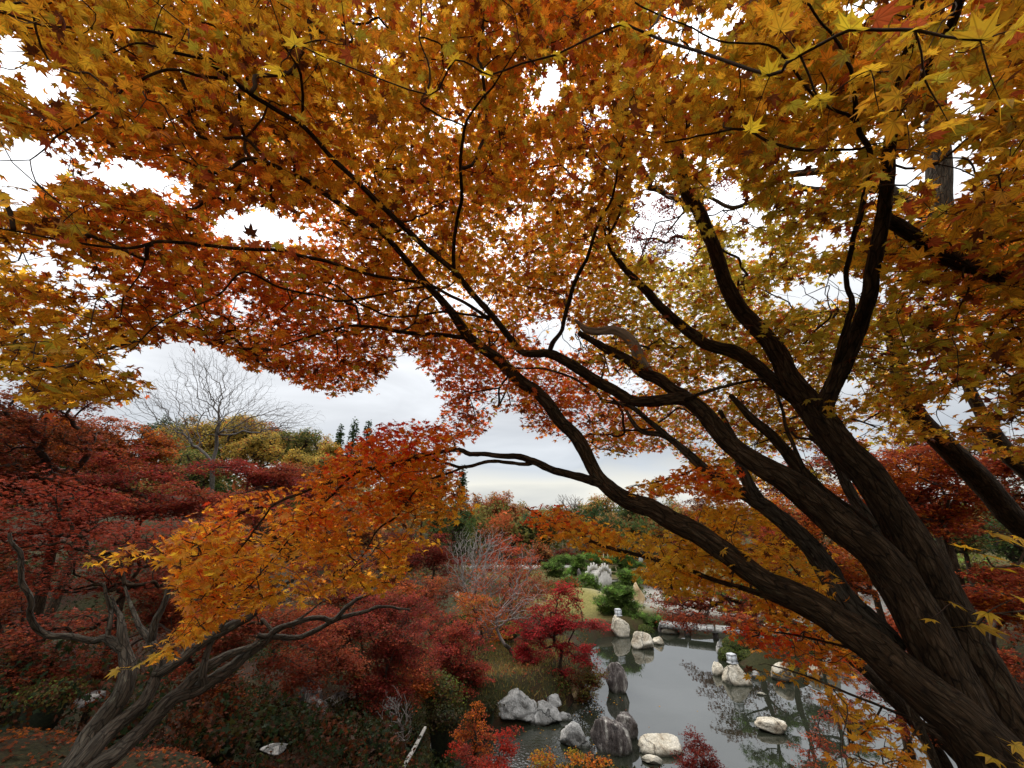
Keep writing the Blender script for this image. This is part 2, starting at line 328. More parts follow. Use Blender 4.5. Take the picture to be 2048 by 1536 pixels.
# ------------------------------------------------------------------ terrain and pond
POND = [tuple(G(x, y)[:2]) for x, y in [(860, 1536), (900, 1500), (985, 1462), (1080, 1452), (1140, 1425), (1170, 1385), (1195, 1335), (1185, 1300), (1205, 1278), (1265, 1272), (1330, 1260), (1400, 1268),
        (1480, 1268), (1600, 1255), (1780, 1250)]] + [(24, 27), (27, 20), (20, 17), (14.5, 14.0), (9.0, 11.0), (4, 11.0), (0.5, 11.6), (-2.6, 12.5)]
TC = np.array([(0, 0, 5.15), (-3.4, 3.6, 4.95), (-5, 4.5, 4.95), (-2, 3.4, 4.95), (-1.0, 3.3, 4.95), (1, 1.5, 5.0), (2.5, 2, 4.95), (4, 3, 4.7), (-8, 4.2, 5.0), (-12, 2, 5.4), (0, -10, 6),
    (-3.6, 4.8, 4.7), (-6, 5.4, 4.6), (-9, 5.6, 4.6), (-2.2, 6.0, 3.6), (-4, 6.8, 3.5), (-7, 7.5, 3.4), (-11, 8, 3.8), (-1.7, 8, 2.6), (-1, 10.5, 1.2), (-3, 12, 1.8), (0, 13.5, .25), (1, 6, 3.3), (3, 6, 3.3), (5, 9.5, 1.2), (3, 10, .9), (8, 3, 5), (12, 4, 5.4),
    (7.5, 6.2, 4.7), (10.5, 8.6, 4.8), (15, 12, 5.3), (22, 15, 6), (5.5, 6.5, 3), (8, 9.2, 1.2), (12, 13, 1.0), (-4, 9.5, 2.8), (-7, 10.5, 3.2), (-6, 13, 3.2), (-11, 12, 4.0),
    (-4, 15, 2.3), (-3, 18, 1.4), (-8, 20, 3.6), (-14, 17, 5.5), (-20, 25, 7.5), (-30, 35, 9.0), (-10, 32, 3), (-14, 45, 4), (-5, 30, 1), (0, 25, .8), (-.5, 20.5, 1.1), (-1.5, 16, .9),
    (5, 45, .8), (0, 56, 1), (10, 38, .5), (20, 45, .7), (35, 40, 1.0), (60, 60, 3), (0, 90, 1.5), (-30, 80, 6), (30, 90, 2), (0, 140, 4), (60, 140, 5), (-60, 140, 12), (-80, 60, 12),
    (28, 24, 1.5), (40, 25, 4), (150, 150, 9), (-200, 200, 22), (0, 300, 14), (200, 50, 8), (-100, -50, 8), (0, -60, 7), (80, 0, 7), (15, 33, .5), (25, 33, .5), (4, 33, .5), (0, 36, .6)], float)
def ground_h(x, y):
    x = np.atleast_1d(np.asarray(x, float)); y = np.atleast_1d(np.asarray(y, float))
    num = 0; den = 0
    for cx, cy, cz in TC:
        d2 = (x - cx) ** 2 + (y - cy) ** 2; w = 1.0 / (d2 + 0.15) ** 1.7
        num = num + w * cz; den = den + w
    h = num / den
    mc = P(1160, 1195, 32)
    h = h + 1.25 * np.exp(-(((x - mc[0]) / 3.4) ** 2 + ((y - mc[1]) / 2.6) ** 2))
    h = h + 0.25 * fbm(np.stack([x * .5, y * .5, x * 0], 1), 5)
    ins = inpoly(x, y, POND); dd = pdist(x, y, POND); sdv = np.where(ins, -dd, dd)
    t = np.clip((sdv + 0.5) / 1.6, 0, 1); t = t * t * (3 - 2 * t)
    h = -0.9 * (1 - t) + h * t
    ic = G(1570, 1330)
    ih = 1.9 * np.exp(-(((x - ic[0]) / 2.6) ** 2 + ((y - ic[1]) / 1.6) ** 2) ** 1.0) - 0.9
    return np.maximum(h, ih)
def gh(x, y): return float(ground_h(x, y)[0])
def build_terrain():
    n = 330; t = np.linspace(-1, 1, n)
    ax = 7.0 * np.sinh(t * 5.2) ; ax = ax / ax[-1] * 420
    X, Y = np.meshgrid(ax + 2, ax + 14, indexing='ij')
    x = X.ravel(); y = Y.ravel(); h = ground_h(x, y)
    h = np.where(np.hypot(x, y) > 200, h + 0, h)
    V = np.stack([x, y, h], 1)
    i = np.arange(n * n).reshape(n, n)
    f = np.stack([i[:-1, :-1], i[1:, :-1], i[1:, 1:], i[:-1, 1:]], -1).reshape(-1, 4)
    mc = P(1160, 1195, 32)
    lawn = np.clip(1.6 - np.hypot((x - mc[0]) / 4.2, (y - mc[1]) / 4), 0, 1)
    lawn = np.maximum(lawn, np.clip((y - 44) / 6, 0, 1) * np.clip((60 - y) / 8, 0, 1) * .5)
    lawn = np.maximum(lawn, .35 * np.exp(-((x + 2.2) / 1.2) ** 2 - ((y - 3.6) / .5) ** 2))
    gc = P(1520, 1215, 34)
    grav = np.clip(1.7 - np.hypot((x - gc[0]) / 10, (y - gc[1]) / 4.5), 0, 1) * (y > 30)
    wood = np.clip((np.hypot(x, y) - 80) / 30, 0, 1)
    o = mesh_obj('ground', V, f, M['ground'], col=np.stack([lawn, grav, wood], 1), smooth=True)
    tag(o, kind='structure')
build_terrain()
def build_water():
    V = [(-4.5, 10.6, 0), (29, 10.6, 0), (29, 33.5, 0), (-4.5, 33.5, 0)]
    tag(mesh_obj('water', V, np.array([[0, 1, 2, 3]]), M['water']), kind='structure')
build_water()

# ------------------------------------------------------------------ leaf templates
def leaf_template(lobes, notch, sh, petiole):
    pts = [(0, 0)]; tipw = [0.0]
    out = []
    for i, (a, l) in enumerate(lobes):
        a = math.radians(a)
        if sh:
            w = math.radians(11.5)
            out.append((a - w, l * .62, .35)); out.append((a, l, 1.0)); out.append((a + w, l * .62, .35))
        else:
            out.append((a, l, 1.0))
        if i < len(lobes) - 1:
            a2 = math.radians(lobes[i + 1][0]); out.append(((a + a2) / 2, notch * (l + lobes[i + 1][1]) / 2, .1))
    for a, l, t in out:
        pts.append((math.sin(a) * l, math.cos(a) * l)); tipw.append(t)
    n = len(pts)
    tris = [(0, i, i + 1) for i in range(1, n - 1)]
    if petiole:
        pts += [(-.022, 0), (.022, 0), (0, -.95)]; tipw += [.6, .6, .9]; tris.append((n, n + 2, n + 1))
    return np.array(pts, float), np.array(tris), np.array(tipw)
T_HI = leaf_template([(-128, .42), (-82, .74), (-40, .95), (0, 1.05), (40, .95), (82, .74), (128, .42)], .53, True, True)
T_MID = leaf_template([(-115, .6), (-55, .92), (0, 1.05), (55, .92), (115, .6)], .52, False, False)
T_LOW = (np.array([(0, -.7), (.5, -.1), (.15, .95), (-.55, .1)], float), np.array([(0, 1, 2), (0, 2, 3)]), np.array([.2, .8, 1, .5]))
def tuft():
    pts = []; tr = []
    for k in range(7):
        a = k * 2 * math.pi / 7; ca, sa = math.cos(a), math.sin(a)
        b = len(pts)
        pts += [(-sa * .07, ca * .07), (sa * .07, -ca * .07), (ca, sa)]; tr.append((b, b + 1, b + 2))
    return np.array(pts, float), np.array(tr), np.zeros(len(pts))
T_TUFT = tuft()
def leaves_mesh(pos, nrm, tip, size, col, tipcol, tmpl, curl=None, cup=None):
    """returns verts, tris, colours for a leaf at each position"""
    T, TR, TW = tmpl; n = len(pos); k = len(T)
    z = unit(nrm); x = unit(np.cross(tip, z)); y = np.cross(z, x)
    r2 = (T ** 2).sum(1)
    if curl is None: curl = RG.normal(-.18, .26, n)
    zz = curl[:, None] * r2[None, :] + RG.normal(0, .09, (n, k)) * r2[None, :]
    if cup is not None: zz = cup * np.sqrt(r2)[None, :] + 0 * zz
    V = pos[:, None, :] + size[:, None, None] * (T[None, :, 0, None] * x[:, None, :] + T[None, :, 1, None] * y[:, None, :] + zz[:, :, None] * z[:, None, :])
    Fc = (TR[None] + (np.arange(n) * k)[:, None, None]).reshape(-1, 3)
    tw = TW[None, :, None]
    C = col[:, None, :] * (1 - tw) + tipcol[:, None, :] * tw
    return V.reshape(-1, 3), Fc, C.reshape(-1, 3)
def join(parts):
    V = []; Fs = []; C = []; o = 0
    for v, f, c in parts:
        V.append(v); Fs.append(f + o); C.append(c); o += len(v)
    return np.concatenate(V), np.concatenate(Fs), np.concatenate(C)

# ------------------------------------------------------------------ limbs
def catmull(pts, rad, step):
    pts = np.asarray(pts, float); rad = np.asarray(rad, float)
    if len(pts) == 2: pts = np.array([pts[0], (pts[0] + pts[1]) / 2, pts[1]]); rad = np.array([rad[0], (rad[0] + rad[1]) / 2, rad[1]])
    q = np.vstack([2 * pts[0] - pts[1], pts, 2 * pts[-1] - pts[-2]]); O = []; R = []
    for i in range(len(pts) - 1):
        a, b, c, d = q[i:i + 4]; L = np.linalg.norm(c - b); m = max(2, int(L / step) + 1)
        t = np.linspace(0, 1, m, endpoint=False)[:, None]
        O.append(.5 * (2 * b + (c - a) * t + (2 * a - 5 * b + 4 * c - d) * t ** 2 + (3 * b - a - 3 * c + d) * t ** 3))
        R.append(rad[i] + (rad[i + 1] - rad[i]) * t[:, 0])
    O.append(pts[-1:]); R.append(rad[-1:]); return np.concatenate(O), np.concatenate(R)
def tube(pts, rad, ns, rough=0.0, seed=0, step=None, wob=0.0):
    step = step or max(.03, float(np.mean(rad)) * .8)
    p, r = catmull(pts, rad, step); n = len(p)
    if wob: 
        s0 = np.arange(n)[:, None] * step
        for ax in range(3): p[1:-1, ax] += (wob * fbm(np.hstack([s0 * 4, s0 * 0 + seed, s0 * 0 + ax * 7.7]), seed) * 2)[1:-1]
    t = unit(np.gradient(p, axis=0)); up = np.array([0, 0, 1.0]) if abs(t[0][2]) < .9 else np.array([1.0, 0, 0])
    u = unit(np.cross(t[0], up)); U = []
    for i in range(n):
        u = u - t[i] * np.dot(u, t[i]); u = u / (np.linalg.norm(u) + 1e-9); U.append(u)
    U = np.array(U); Vv = np.cross(t, U); a = np.arange(ns) * 2 * math.pi / ns
    ln = np.concatenate([[0], np.cumsum(np.linalg.norm(np.diff(p, axis=0), axis=1))])
    ca, sa = np.cos(a), np.sin(a)
    bc = np.stack([np.outer(r, ca), np.outer(r, sa), np.repeat(ln[:, None], ns, 1)], -1)
    rr = np.repeat(r[:, None], ns, 1)
    if rough:
        q = bc.reshape(-1, 3)
        rm = max(.01, float(np.mean(r)))
        g = fbm(q * np.array([1.3 / rm, 1.3 / rm, .5 / rm]) + seed, seed) * 1.0 + .55 * fbm(q * np.array([4.5 / rm, 4.5 / rm, .7 / rm]) + seed, seed + 9)
        rr = rr * (1 + rough * g.reshape(n, ns))
    V = p[:, None] + rr[..., None] * (ca[None, :, None] * U[:, None] + sa[None, :, None] * Vv[:, None])
    i = np.arange(n * ns).reshape(n, ns); j = np.roll(i, -1, 1)
    f = np.stack([i[:-1], i[1:], j[1:], j[:-1]], -1).reshape(-1, 4)
    V = V.reshape(-1, 3); b = bc.reshape(-1, 3) + seed * 1.37
    m = len(V); V = np.vstack([V, p[:1], p[-1:]]); b = np.vstack([b, b[:1], b[-1:]])
    c0 = np.stack([i[0], j[0], np.full(ns, m), np.full(ns, m)], -1); c1 = np.stack([j[-1], i[-1], np.full(ns, m + 1), np.full(ns, m + 1)], -1)
    tri = np.concatenate([c0[:, :3], c1[:, :3]])
    return V, f, tri, b
def joint(parts):
    V = []; Q = []; T = []; B = []; o = 0
    for v, q, t, b in parts:
        V.append(v); Q.append(q + o); T.append(t + o); B.append(b); o += len(v)
    return np.concatenate(V), [np.concatenate(Q), np.concatenate(T)], np.concatenate(B)
def tubes_obj(name, parts, mat, parent):
    V, Fs, B = joint(parts); return mesh_obj(name, V, Fs, mat, parent, bark=B, smooth=True)

# minimum spanning growth: every cluster hangs on the nearest wood, long paths are discouraged
def grow(roots, pts, bf=0.25):
    """roots (k,3) wood that is already there (all connected); returns parent index for each point (negative = root)"""
    n = len(pts); par = np.zeros(n, int); path = np.zeros(n)
    best = np.full(n, 1e9); src = np.zeros(n, int)
    for k in range(len(roots)):
        d = np.linalg.norm(pts - roots[k], axis=1); m = d < best; best[m] = d[m]; src[m] = -1 - k
    bd = best.copy(); done = np.zeros(n, bool); order = []
    cost = best.copy()
    for _ in range(n):
        i = int(np.argmin(np.where(done, 1e9, cost))); done[i] = True; order.append(i); par[i] = src[i]
        path[i] = bd[i] + (path[src[i]] if src[i] >= 0 else 0)
        d = np.linalg.norm(pts - pts[i], axis=1); c = d + bf * path[i]
        m = (c < cost) & ~done; cost[m] = c[m]; bd[m] = d[m]; src[m] = i
    return par, order
def wood(roots, pts, par, order, r0, power=.5, rmax=.2, ns=4, jit=.12, rough_ns=8):
    n = len(pts); cnt = np.ones(n)
    for i in order[::-1]:
        if par[i] >= 0: cnt[par[i]] += cnt[i]
    rad = np.minimum(r0 * cnt ** power, rmax); kids = [[] for _ in range(n)]; heads = []
    for i in order:
        if par[i] >= 0: kids[par[i]].append(i)
        else: heads.append(i)
    parts = []; stack = [(roots[-1 - par[i]], rad[i], i) for i in heads]
    while stack:
        start, rs, i = stack.pop(); ch = [start]; rr = [min(rs, rad[i] * 1.15)]
        while True:
            a = ch[-1]; b = pts[i]; L = np.linalg.norm(b - a)
            ch.append((a + b) / 2 + RG.normal(0, jit * L * .5, 3)); rr.append(rad[i] * 1.03)
            ch.append(b); rr.append(rad[i])
            k = kids[i]
            if not k: rr[-1] *= .5; break
            k = sorted(k, key=lambda q: -cnt[q])
            for q in k[1:]: stack.append((b, rad[q], q))
            i = k[0]
        s = rough_ns if rr[0] > r0 * 6 else ns
        ch = np.array(ch); L = np.linalg.norm(np.diff(ch, axis=0), axis=1).mean()
        parts.append(tube(ch, rr, s, step=L * (.6 if s > 4 else 1.1)))
    return parts

# ------------------------------------------------------------------ colours of leaves (albedo)
YEL = np.array((.60, .42, .035)); AMB = np.array((.62, .34, .028)); ORA = np.array((.64, .18, .018)); RED = np.array((.29, .050, .024))
CRI = np.array((.20, .026, .022)); BRN = np.array((.12, .045, .018)); GRN = np.array((.36, .36, .04)); RUST = np.array((.36, .09, .03)); ROSE = np.array((.30, .075, .05))
DGR = np.array((.05, .075, .02)); OLV = np.array((.13, .12, .03)); PGR = np.array((.15, .25, .045)); CON = np.array((.035, .06, .022)); TAN = np.array((.34, .20, .07))
def pick(pal, wts, n, jit=.16):
    w = np.array(wts, float); w /= w.sum(); i = RG.choice(len(pal), n, p=w)
    c = np.array(pal)[i]; return np.clip(c * np.exp(RG.normal(0, jit, (n, 1))) * np.exp(RG.normal(0, jit * .4, (n, 3))), 0.004, .9)

def cluster_leaves(cen, per, spread, size, tmpl, colf, tilt=.45, flat=.22, keep=None, droop=0.0):
    """flat sprays of leaves round each cluster centre"""
    n = len(cen); c = np.repeat(cen, per, 0); m = len(c)
    a = RG.uniform(0, 2 * math.pi, m); r = spread * np.sqrt(RG.uniform(.02, 1, m))
    off = np.stack([np.cos(a) * r, np.sin(a) * r, RG.normal(0, spread * flat, m) - droop * r], 1)
    # each spray has its own slope
    sl = np.repeat(RG.normal(0, .25, (n, 2)), per, 0); off[:, 2] += off[:, 0] * sl[:, 0] + off[:, 1] * sl[:, 1]
    pos = c + off
    nr = np.stack([RG.normal(0, tilt, m), RG.normal(0, tilt, m), np.ones(m)], 1)
    tip = np.stack([np.cos(a), np.sin(a), -.25 * np.ones(m)], 1) + RG.normal(0, .45, (m, 3))
    sz = size * np.exp(RG.normal(0, .18, m))
    if keep is not None:
        k = keep(pos); pos, nr, tip, sz = pos[k], nr[k], tip[k], sz[k]
    col, tc = colf(pos)
    return leaves_mesh(pos, nr, tip, sz, col, tc, tmpl)

def blob_pts(b, n, shell=.35):
    c, r = b; v = RG.normal(0, 1, (n, 3)); v = unit(v); rad = RG.uniform(shell, 1, n)[:, None] ** .6
    return np.array(c) + v * rad * np.array(r)
def colour_fn(pal, wts, tips=.75, jit=.2, zones=None):
    def f(pos):
        n = len(pos); w = np.cumsum(np.array(wts, float)); w /= w[-1]; sc = 1.0 / max(.45, float(np.ptp(pos, axis=0).max()) * .16)
        u = np.clip(.5 + 1.35 * fbm(pos * sc * np.array([1, 1, 2.2]) + len(pos) * .37, 3, 3) + RG.normal(0, .16, n), 0, .999)
        c = np.array(pal)[np.searchsorted(w, u)] * np.exp(RG.normal(0, jit, (n, 1))) * np.exp(RG.normal(0, jit * .35, (n, 3)))
        g = 1 + .9 * fbm(pos * sc * 1.6, 13, 2)[:, None]
        c = c * g; return c, c * np.array([1.0, tips, tips * .9])
    return f
def blob_px(px, py, rx, ry, d, rd=None):
    s = d / F; rd = rd if rd is not None else (rx + ry) / 2 * s
    return (P(px, py, d), (rx * s, rd, ry * s))

COVK = 2.45
def tree(name, label, cat, base, trunks, blobs, leaf=None, cov=1.6, pal=([RED], [1]), tmpl=T_MID, per=9, spread=None, group=None, wood_mat='twig', tm='bark_dark', bf=.3, tr=.09, r0=.004, mat='leaf', tilt=.45, flat=.22, bare=0, shell=.35, tips=.75, droop=0, fname='foliage', jit=.12, tiers=False):
    """blobs in world units; the trunk runs from the ground to the middle of the crown and the rest grows from it"""
    base = np.array(base, float); root = thing(name, base, label, cat, group)
    C = np.mean([np.array(b[0]) for b in blobs], 0)
    if trunks is None:
        low = min(b[0][2] - b[1][2] for b in blobs)
        f = np.array([base[0] * .7 + C[0] * .3, base[1] * .7 + C[1] * .3, max(base[2] + .3, low * .75 + C[2] * .25)])
        trunks = [([base - [0, 0, .3], base + (f - base) * .5 + RG.normal(0, .06, 3) * np.linalg.norm(f - base) * .4, f], [tr * 1.25, tr, tr * .8])]
    tp = []; roots = []
    for i, (p, r) in enumerate(trunks):
        tp.append(tube(p, r, 12, rough=.28, seed=i + 3)); q, _ = catmull(p, r, .25); roots.append(q[len(q) // 2:] if i == 0 else q[1:])
    roots = np.concatenate(roots)
    cl = []
    for b in blobs:
        area = math.pi * b[1][0] * b[1][2]
        if leaf: n = max(4, int(COVK * cov * area / (leaf * leaf * 1.1 * per)))
        else: n = max(4, int(bare * area))
        if tiers:
            # maples carry their leaves in flat tiers with dark gaps between
            rx, ry, rz = b[1]; kp = max(8, int(7 + 6 * rz / max(rx, .1))); pc = blob_pts(b, kp, .15); idx = RG.integers(0, kp, n); pr = RG.uniform(.26, .56, kp)[idx]; ts = RG.normal(0, .20, (kp, 2))[idx]
            a = RG.uniform(0, 2 * math.pi, n); q = np.sqrt(RG.uniform(0, 1, n)); dx = np.cos(a) * q; dy = np.sin(a) * q
            pt = pc[idx] + np.stack([dx * rx * pr, dy * ry * pr, RG.normal(0, .12, n) * rz - .30 * rz * q ** 2 + (dx * ts[:, 0] * rx + dy * ts[:, 1] * ry) * pr], 1); cl.append(pt)
        else:
            cl.append(blob_pts(b, n, shell))
    cl = np.concatenate(cl)
    sub = cl if len(cl) <= 1100 else cl[RG.choice(len(cl), 1100, replace=False)]
    par, order = grow(roots, sub, bf)
    wp = wood(roots, sub, par, order, r0, rmax=tr * .7, jit=jit)
    tubes_obj('trunk', tp, M[tm], root)
    tubes_obj('branches', wp, M[wood_mat], root)
    if leaf:
        v, f, c = cluster_leaves(cl, per, spread or leaf * 3.2, leaf, tmpl, colour_fn(*pal, tips=tips), tilt, flat, droop=droop)
        mesh_obj(fname, v, f, M[mat], root, col=c)
    return root
# ------------------------------------------------------------------ the golden maple over the viewer
def limb_pts(l, wk=1.0):
    p = np.array([P(a, b, d) for a, b, w, d in l]); r = np.array([w * d / F / 2 * wk for a, b, w, d in l]); return p, r
MB = np.array([2.35, 1.75, gh(2.35, 1.75)])
maple = thing('maple_tree', MB, 'big golden maple leaning in from the right over the pond with thick dark limbs', 'tree')
STEM_R = [(2330, 1900, 330, 1.75), (2150, 1660, 230, 1.75), (2055, 1510, 150, 1.85), (1990, 1410, 125, 1.95), (1925, 1290, 108, 2.05), (1876, 1187, 95, 2.1), (1830, 1097, 86, 2.15), (1787, 1026, 80, 2.2), (1740, 954, 74, 2.25), (1686, 901, 70, 2.3), (1650, 850, 68, 2.35), (1615, 800, 62, 2.4)]
STEM_L = [(2250, 1850, 260, 1.72), (2080, 1650, 190, 1.72), (1985, 1530, 140, 1.8), (1930, 1430, 120, 1.88), (1875, 1310, 104, 1.96), (1812, 1190, 92, 2.05), (1758, 1115, 86, 2.12), (1686, 1054, 80, 2.2), (1633, 1008, 74, 2.25), (1579, 965, 62, 2.3), (1507, 922, 50, 2.4), (1454, 883, 44, 2.5), (1409, 828, 40, 2.6), (1373, 797, 34, 2.65)]
LOW = [(2200, 1800, 210, 1.68), (2080, 1620, 150, 1.7), (1995, 1525, 136, 1.75), (1915, 1438, 95, 1.8), (1826, 1362, 82, 1.9), (1756, 1303, 74, 2.0), (1692, 1258, 70, 2.06), (1619, 1205, 56, 2.15), (1531, 1162, 48, 2.25), (1452, 1106, 43, 2.35), (1403, 1072, 43, 2.42), (1354, 1048, 42, 2.5), (1305, 1020, 40, 2.57), (1256, 1000, 36, 2.63), (1220, 977, 31, 2.7), (1190, 945, 28, 2.76), (1158, 880, 28, 2.85), (1122, 844, 27, 2.9), (1094, 805, 27, 2.95), (1069, 780, 28, 3.0), (1043, 762, 25, 3.02), (1000, 722, 23, 3.05), (961, 694, 22, 3.08), (932, 669, 21, 3.1), (907, 629, 18, 3.1), (890, 608, 16, 3.1), (864, 579, 15, 3.08), (847, 561, 14, 3.05), (800, 505, 12, 2.95), (743, 450, 11, 2.8), (646, 384, 10, 2.65), (602, 354, 9, 2.55), (500, 316, 8, 2.4), (437, 347, 6, 2.3), (359, 318, 4, 2.2)]
MIDL = [(1420, 838, 26, 2.6), (1373, 799, 27, 2.65), (1301, 803, 23, 2.72), (1265, 800, 22, 2.78), (1212, 772, 24, 2.82), (1176, 751, 23, 2.85), (1140, 726, 21, 2.88), (1101, 708, 19, 2.9), (1051, 706, 14, 2.9), (1022, 679, 14, 2.88), (993, 643, 13, 2.85), (965, 611, 13, 2.8), (936, 579, 12, 2.75), (907, 543, 12, 2.7), (879, 518, 11, 2.65), (846, 490, 12, 2.6), (793, 440, 12, 2.5), (743, 393, 11, 2.4), (705, 352, 10, 2.35), (670, 319, 10, 2.3), (641, 287, 9, 2.2), (602, 246, 10, 2.1), (559, 223, 9, 2.05), (500, 188, 9, 1.95), (458, 157, 8, 1.85), (410, 120, 8, 1.8), (376, 89, 6, 1.75), (308, 62, 5, 1.65), (219, 58, 5, 1.6), (103, 55, 4, 1.5), (17, 32, 4, 1.4), (-60, 10, 3, 1.35)]
UPM = [(1640, 830, 40, 2.35), (1651, 800, 34, 2.3), (1690, 729, 30, 2.2), (1719, 652, 29, 2.1), (1738, 590, 28, 2.0), (1748, 525, 26, 1.95), (1764, 444, 26, 1.9), (1774, 363, 24, 1.8), (1781, 281, 22, 1.7), (1795, 190, 22, 1.6), (1815, 100, 20, 1.5), (1835, 40, 20, 1.45), (1850, -60, 18, 1.4)]
B5 = [(1700, 920, 52, 2.5), (1660, 860, 50, 2.55), (1615, 800, 46, 2.6), (1579, 757, 42, 2.65), (1557, 714, 38, 2.7), (1536, 679, 35, 2.75), (1507, 650, 34, 2.8), (1475, 612, 31, 2.85), (1449, 558, 29, 2.9), (1426, 493, 27, 2.95), (1400, 428, 26, 3.0), (1370, 380, 23, 3.05), (1358, 300, 14, 3.0), (1352, 230, 9, 2.9)]
B4 = [(1620, 830, 34, 2.6), (1590, 795, 32, 2.65), (1550, 764, 29, 2.7), (1500, 724, 28, 2.8), (1466, 703, 28, 2.85), (1416, 690, 24, 2.9), (1373, 658, 21, 3.0), (1330, 622, 19, 3.05), (1301, 590, 18, 3.1), (1258, 547, 14, 3.15), (1222, 500, 8, 3.15), (1205, 450, 4, 3.1)]
B3 = [(1400, 825, 30, 2.75), (1370, 793, 28, 2.8), (1348, 778, 25, 2.85), (1319, 758, 25, 2.9), (1283, 744, 23, 2.95), (1258, 720, 20, 3.0), (1212, 697, 17, 3.05), (1158, 665, 12, 3.1)]
STUB = [(1300, 750, 20, 2.98), (1288, 735, 22, 3.0), (1276, 712, 21, 3.02), (1267, 690, 22, 3.05), (1245, 668, 20, 3.1), (1220, 661, 19, 3.15), (1190, 664, 17, 3.2), (1168, 656, 13, 3.25), (1150, 640, 6, 3.3)]
B2B = [(1740, 1070, 34, 2.3), (1704, 1030, 30, 2.35), (1651, 990, 28, 2.4), (1600, 936, 26, 2.45), (1543, 872, 22, 2.5), (1497, 833, 16, 2.55), (1460, 790, 9, 2.6)]
B8 = [(1880, 1240, 34, 2.2), (1850, 1190, 32, 2.25), (1794, 1105, 30, 2.35), (1740, 1037, 24, 2.5), (1704, 987, 22, 2.6), (1665, 915, 17, 2.7), (1620, 870, 10, 2.8)]
B9 = [(1790, 1300, 56, 2.15), (1750, 1258, 54, 2.2), (1707, 1220, 52, 2.25), (1677, 1182, 47, 2.3), (1650, 1135, 42, 2.4), (1625, 1097, 40, 2.45), (1597, 1069, 38, 2.5), (1550, 1030, 36, 2.6), (1507, 998, 30, 2.7), (1454, 970, 22, 2.8), (1400, 930, 20, 2.9), (1372, 905, 18, 2.95), (1337, 875, 13, 3.05), (1294, 840, 11, 3.15), (1262, 812, 10, 3.2), (1240, 806, 9, 3.25), (1205, 799, 7, 3.3), (1190, 783, 6, 3.3), (1140, 754, 5, 3.35), (1079, 737, 4, 3.4), (1022, 737, 3, 3.45)]
B9B = [(1525, 1012, 26, 2.68), (1505, 985, 26, 2.7), (1490, 955, 24, 2.75), (1479, 930, 20, 2.8), (1470, 880, 13, 2.9), (1440, 820, 8, 3.0)]
B9C = [(1350, 885, 11, 3.05), (1319, 869, 11, 3.08), (1283, 862, 10, 3.1), (1262, 840, 8, 3.15), (1248, 815, 6, 3.2), (1215, 790, 3, 3.25)]
DR = [(1215, 975, 19, 2.72), (1171, 957, 18, 2.74), (1134, 947, 15, 2.76), (1100, 940, 15, 2.78), (1064, 925, 14, 2.8), (1030, 913, 12, 2.82), (978, 912, 9.5, 2.84), (942, 910, 9.5, 2.86), (920, 900, 9, 2.86), (881, 905, 8, 2.86), (820, 918, 8, 2.84), (759, 935, 7.5, 2.8), (717, 940, 6.5, 2.76), (673, 959, 6, 2.72), (632, 972, 5.5, 2.68), (547, 1009, 5, 2.6), (496, 1021, 4, 2.5), (430, 1060, 3, 2.35), (350, 1120, 2.5, 2.2)]
DRB = [(1064, 926, 9, 2.8), (1039, 926, 7, 2.82), (978, 924, 7, 2.86), (942, 934, 7, 2.9), (917, 935, 6, 2.92), (888, 924, 5, 2.94), (844, 918, 4, 2.95), (790, 930, 3, 3.0)]
DRC = [(930, 934, 5, 2.9), (893, 949, 5, 2.92), (844, 971, 4.5, 2.92), (812, 1006, 4, 2.9), (790, 1035, 4, 2.88), (754, 1059, 3.5, 2.85), (737, 1093, 3, 2.8), (700, 1140, 2, 2.75)]
DRD = [(717, 942, 5, 2.76), (680, 975, 4.5, 2.7), (640, 1010, 4, 2.62), (600, 1050, 3.5, 2.55), (560, 1100, 3, 2.45), (500, 1170, 2.5, 2.3), (430, 1230, 2, 2.15)]
DRE = [(547, 1009, 4, 2.6), (480, 1100, 3.5, 2.45), (420, 1180, 3, 2.3), (350, 1260, 2.5, 2.15), (285, 1310, 2, 2.05)]
B11 = [(1690, 1275, 16, 2.1), (1648, 1250, 16, 2.15), (1589, 1217, 13, 2.35), (1501, 1185, 11, 2.55), (1443, 1165, 9, 2.65), (1366, 1138, 8.5, 2.75), (1317, 1120, 8, 2.7), (1244, 1104, 7, 2.8), (1195, 1087, 5.5, 2.85), (1120, 1050, 4, 2.95), (1050, 1015, 2.5, 3.0)]
B12 = [(1880, 1465, 9, 1.8), (1843, 1447, 6, 1.82), (1764, 1413, 5, 1.85), (1700, 1390, 4.5, 1.9), (1609, 1356, 3.5, 2.0), (1540, 1330, 2.5, 2.05)]
UP1 = [(1101, 708, 11, 2.9), (1106, 686, 10, 2.88), (1119, 665, 8, 2.85), (1129, 633, 9, 2.8), (1140, 600, 9, 2.78), (1154, 554, 8, 2.7), (1176, 515, 7, 2.6), (1197, 454, 6, 2.5), (1222, 395, 5, 2.4), (1235, 330, 4, 2.3), (1250, 260, 3, 2.2)]
UP2 = [(907, 543, 8, 2.7), (908, 490, 7, 2.6), (913, 436, 7, 2.5), (922, 396, 7, 2.4), (920, 337, 6.5, 2.3), (923, 278, 6, 2.2), (928, 252, 5.5, 2.15), (939, 229, 4.5, 2.1), (960, 205, 4, 2.05), (983, 176, 4, 2.0), (1000, 150, 3, 1.95), (1040, 90, 2, 1.85)]
UP3 = [(601, 243, 6, 2.1), (603, 200, 5.5, 2.0), (601, 147, 5.5, 1.85), (588, 120, 4, 1.8), (560, 80, 2.5, 1.7)]
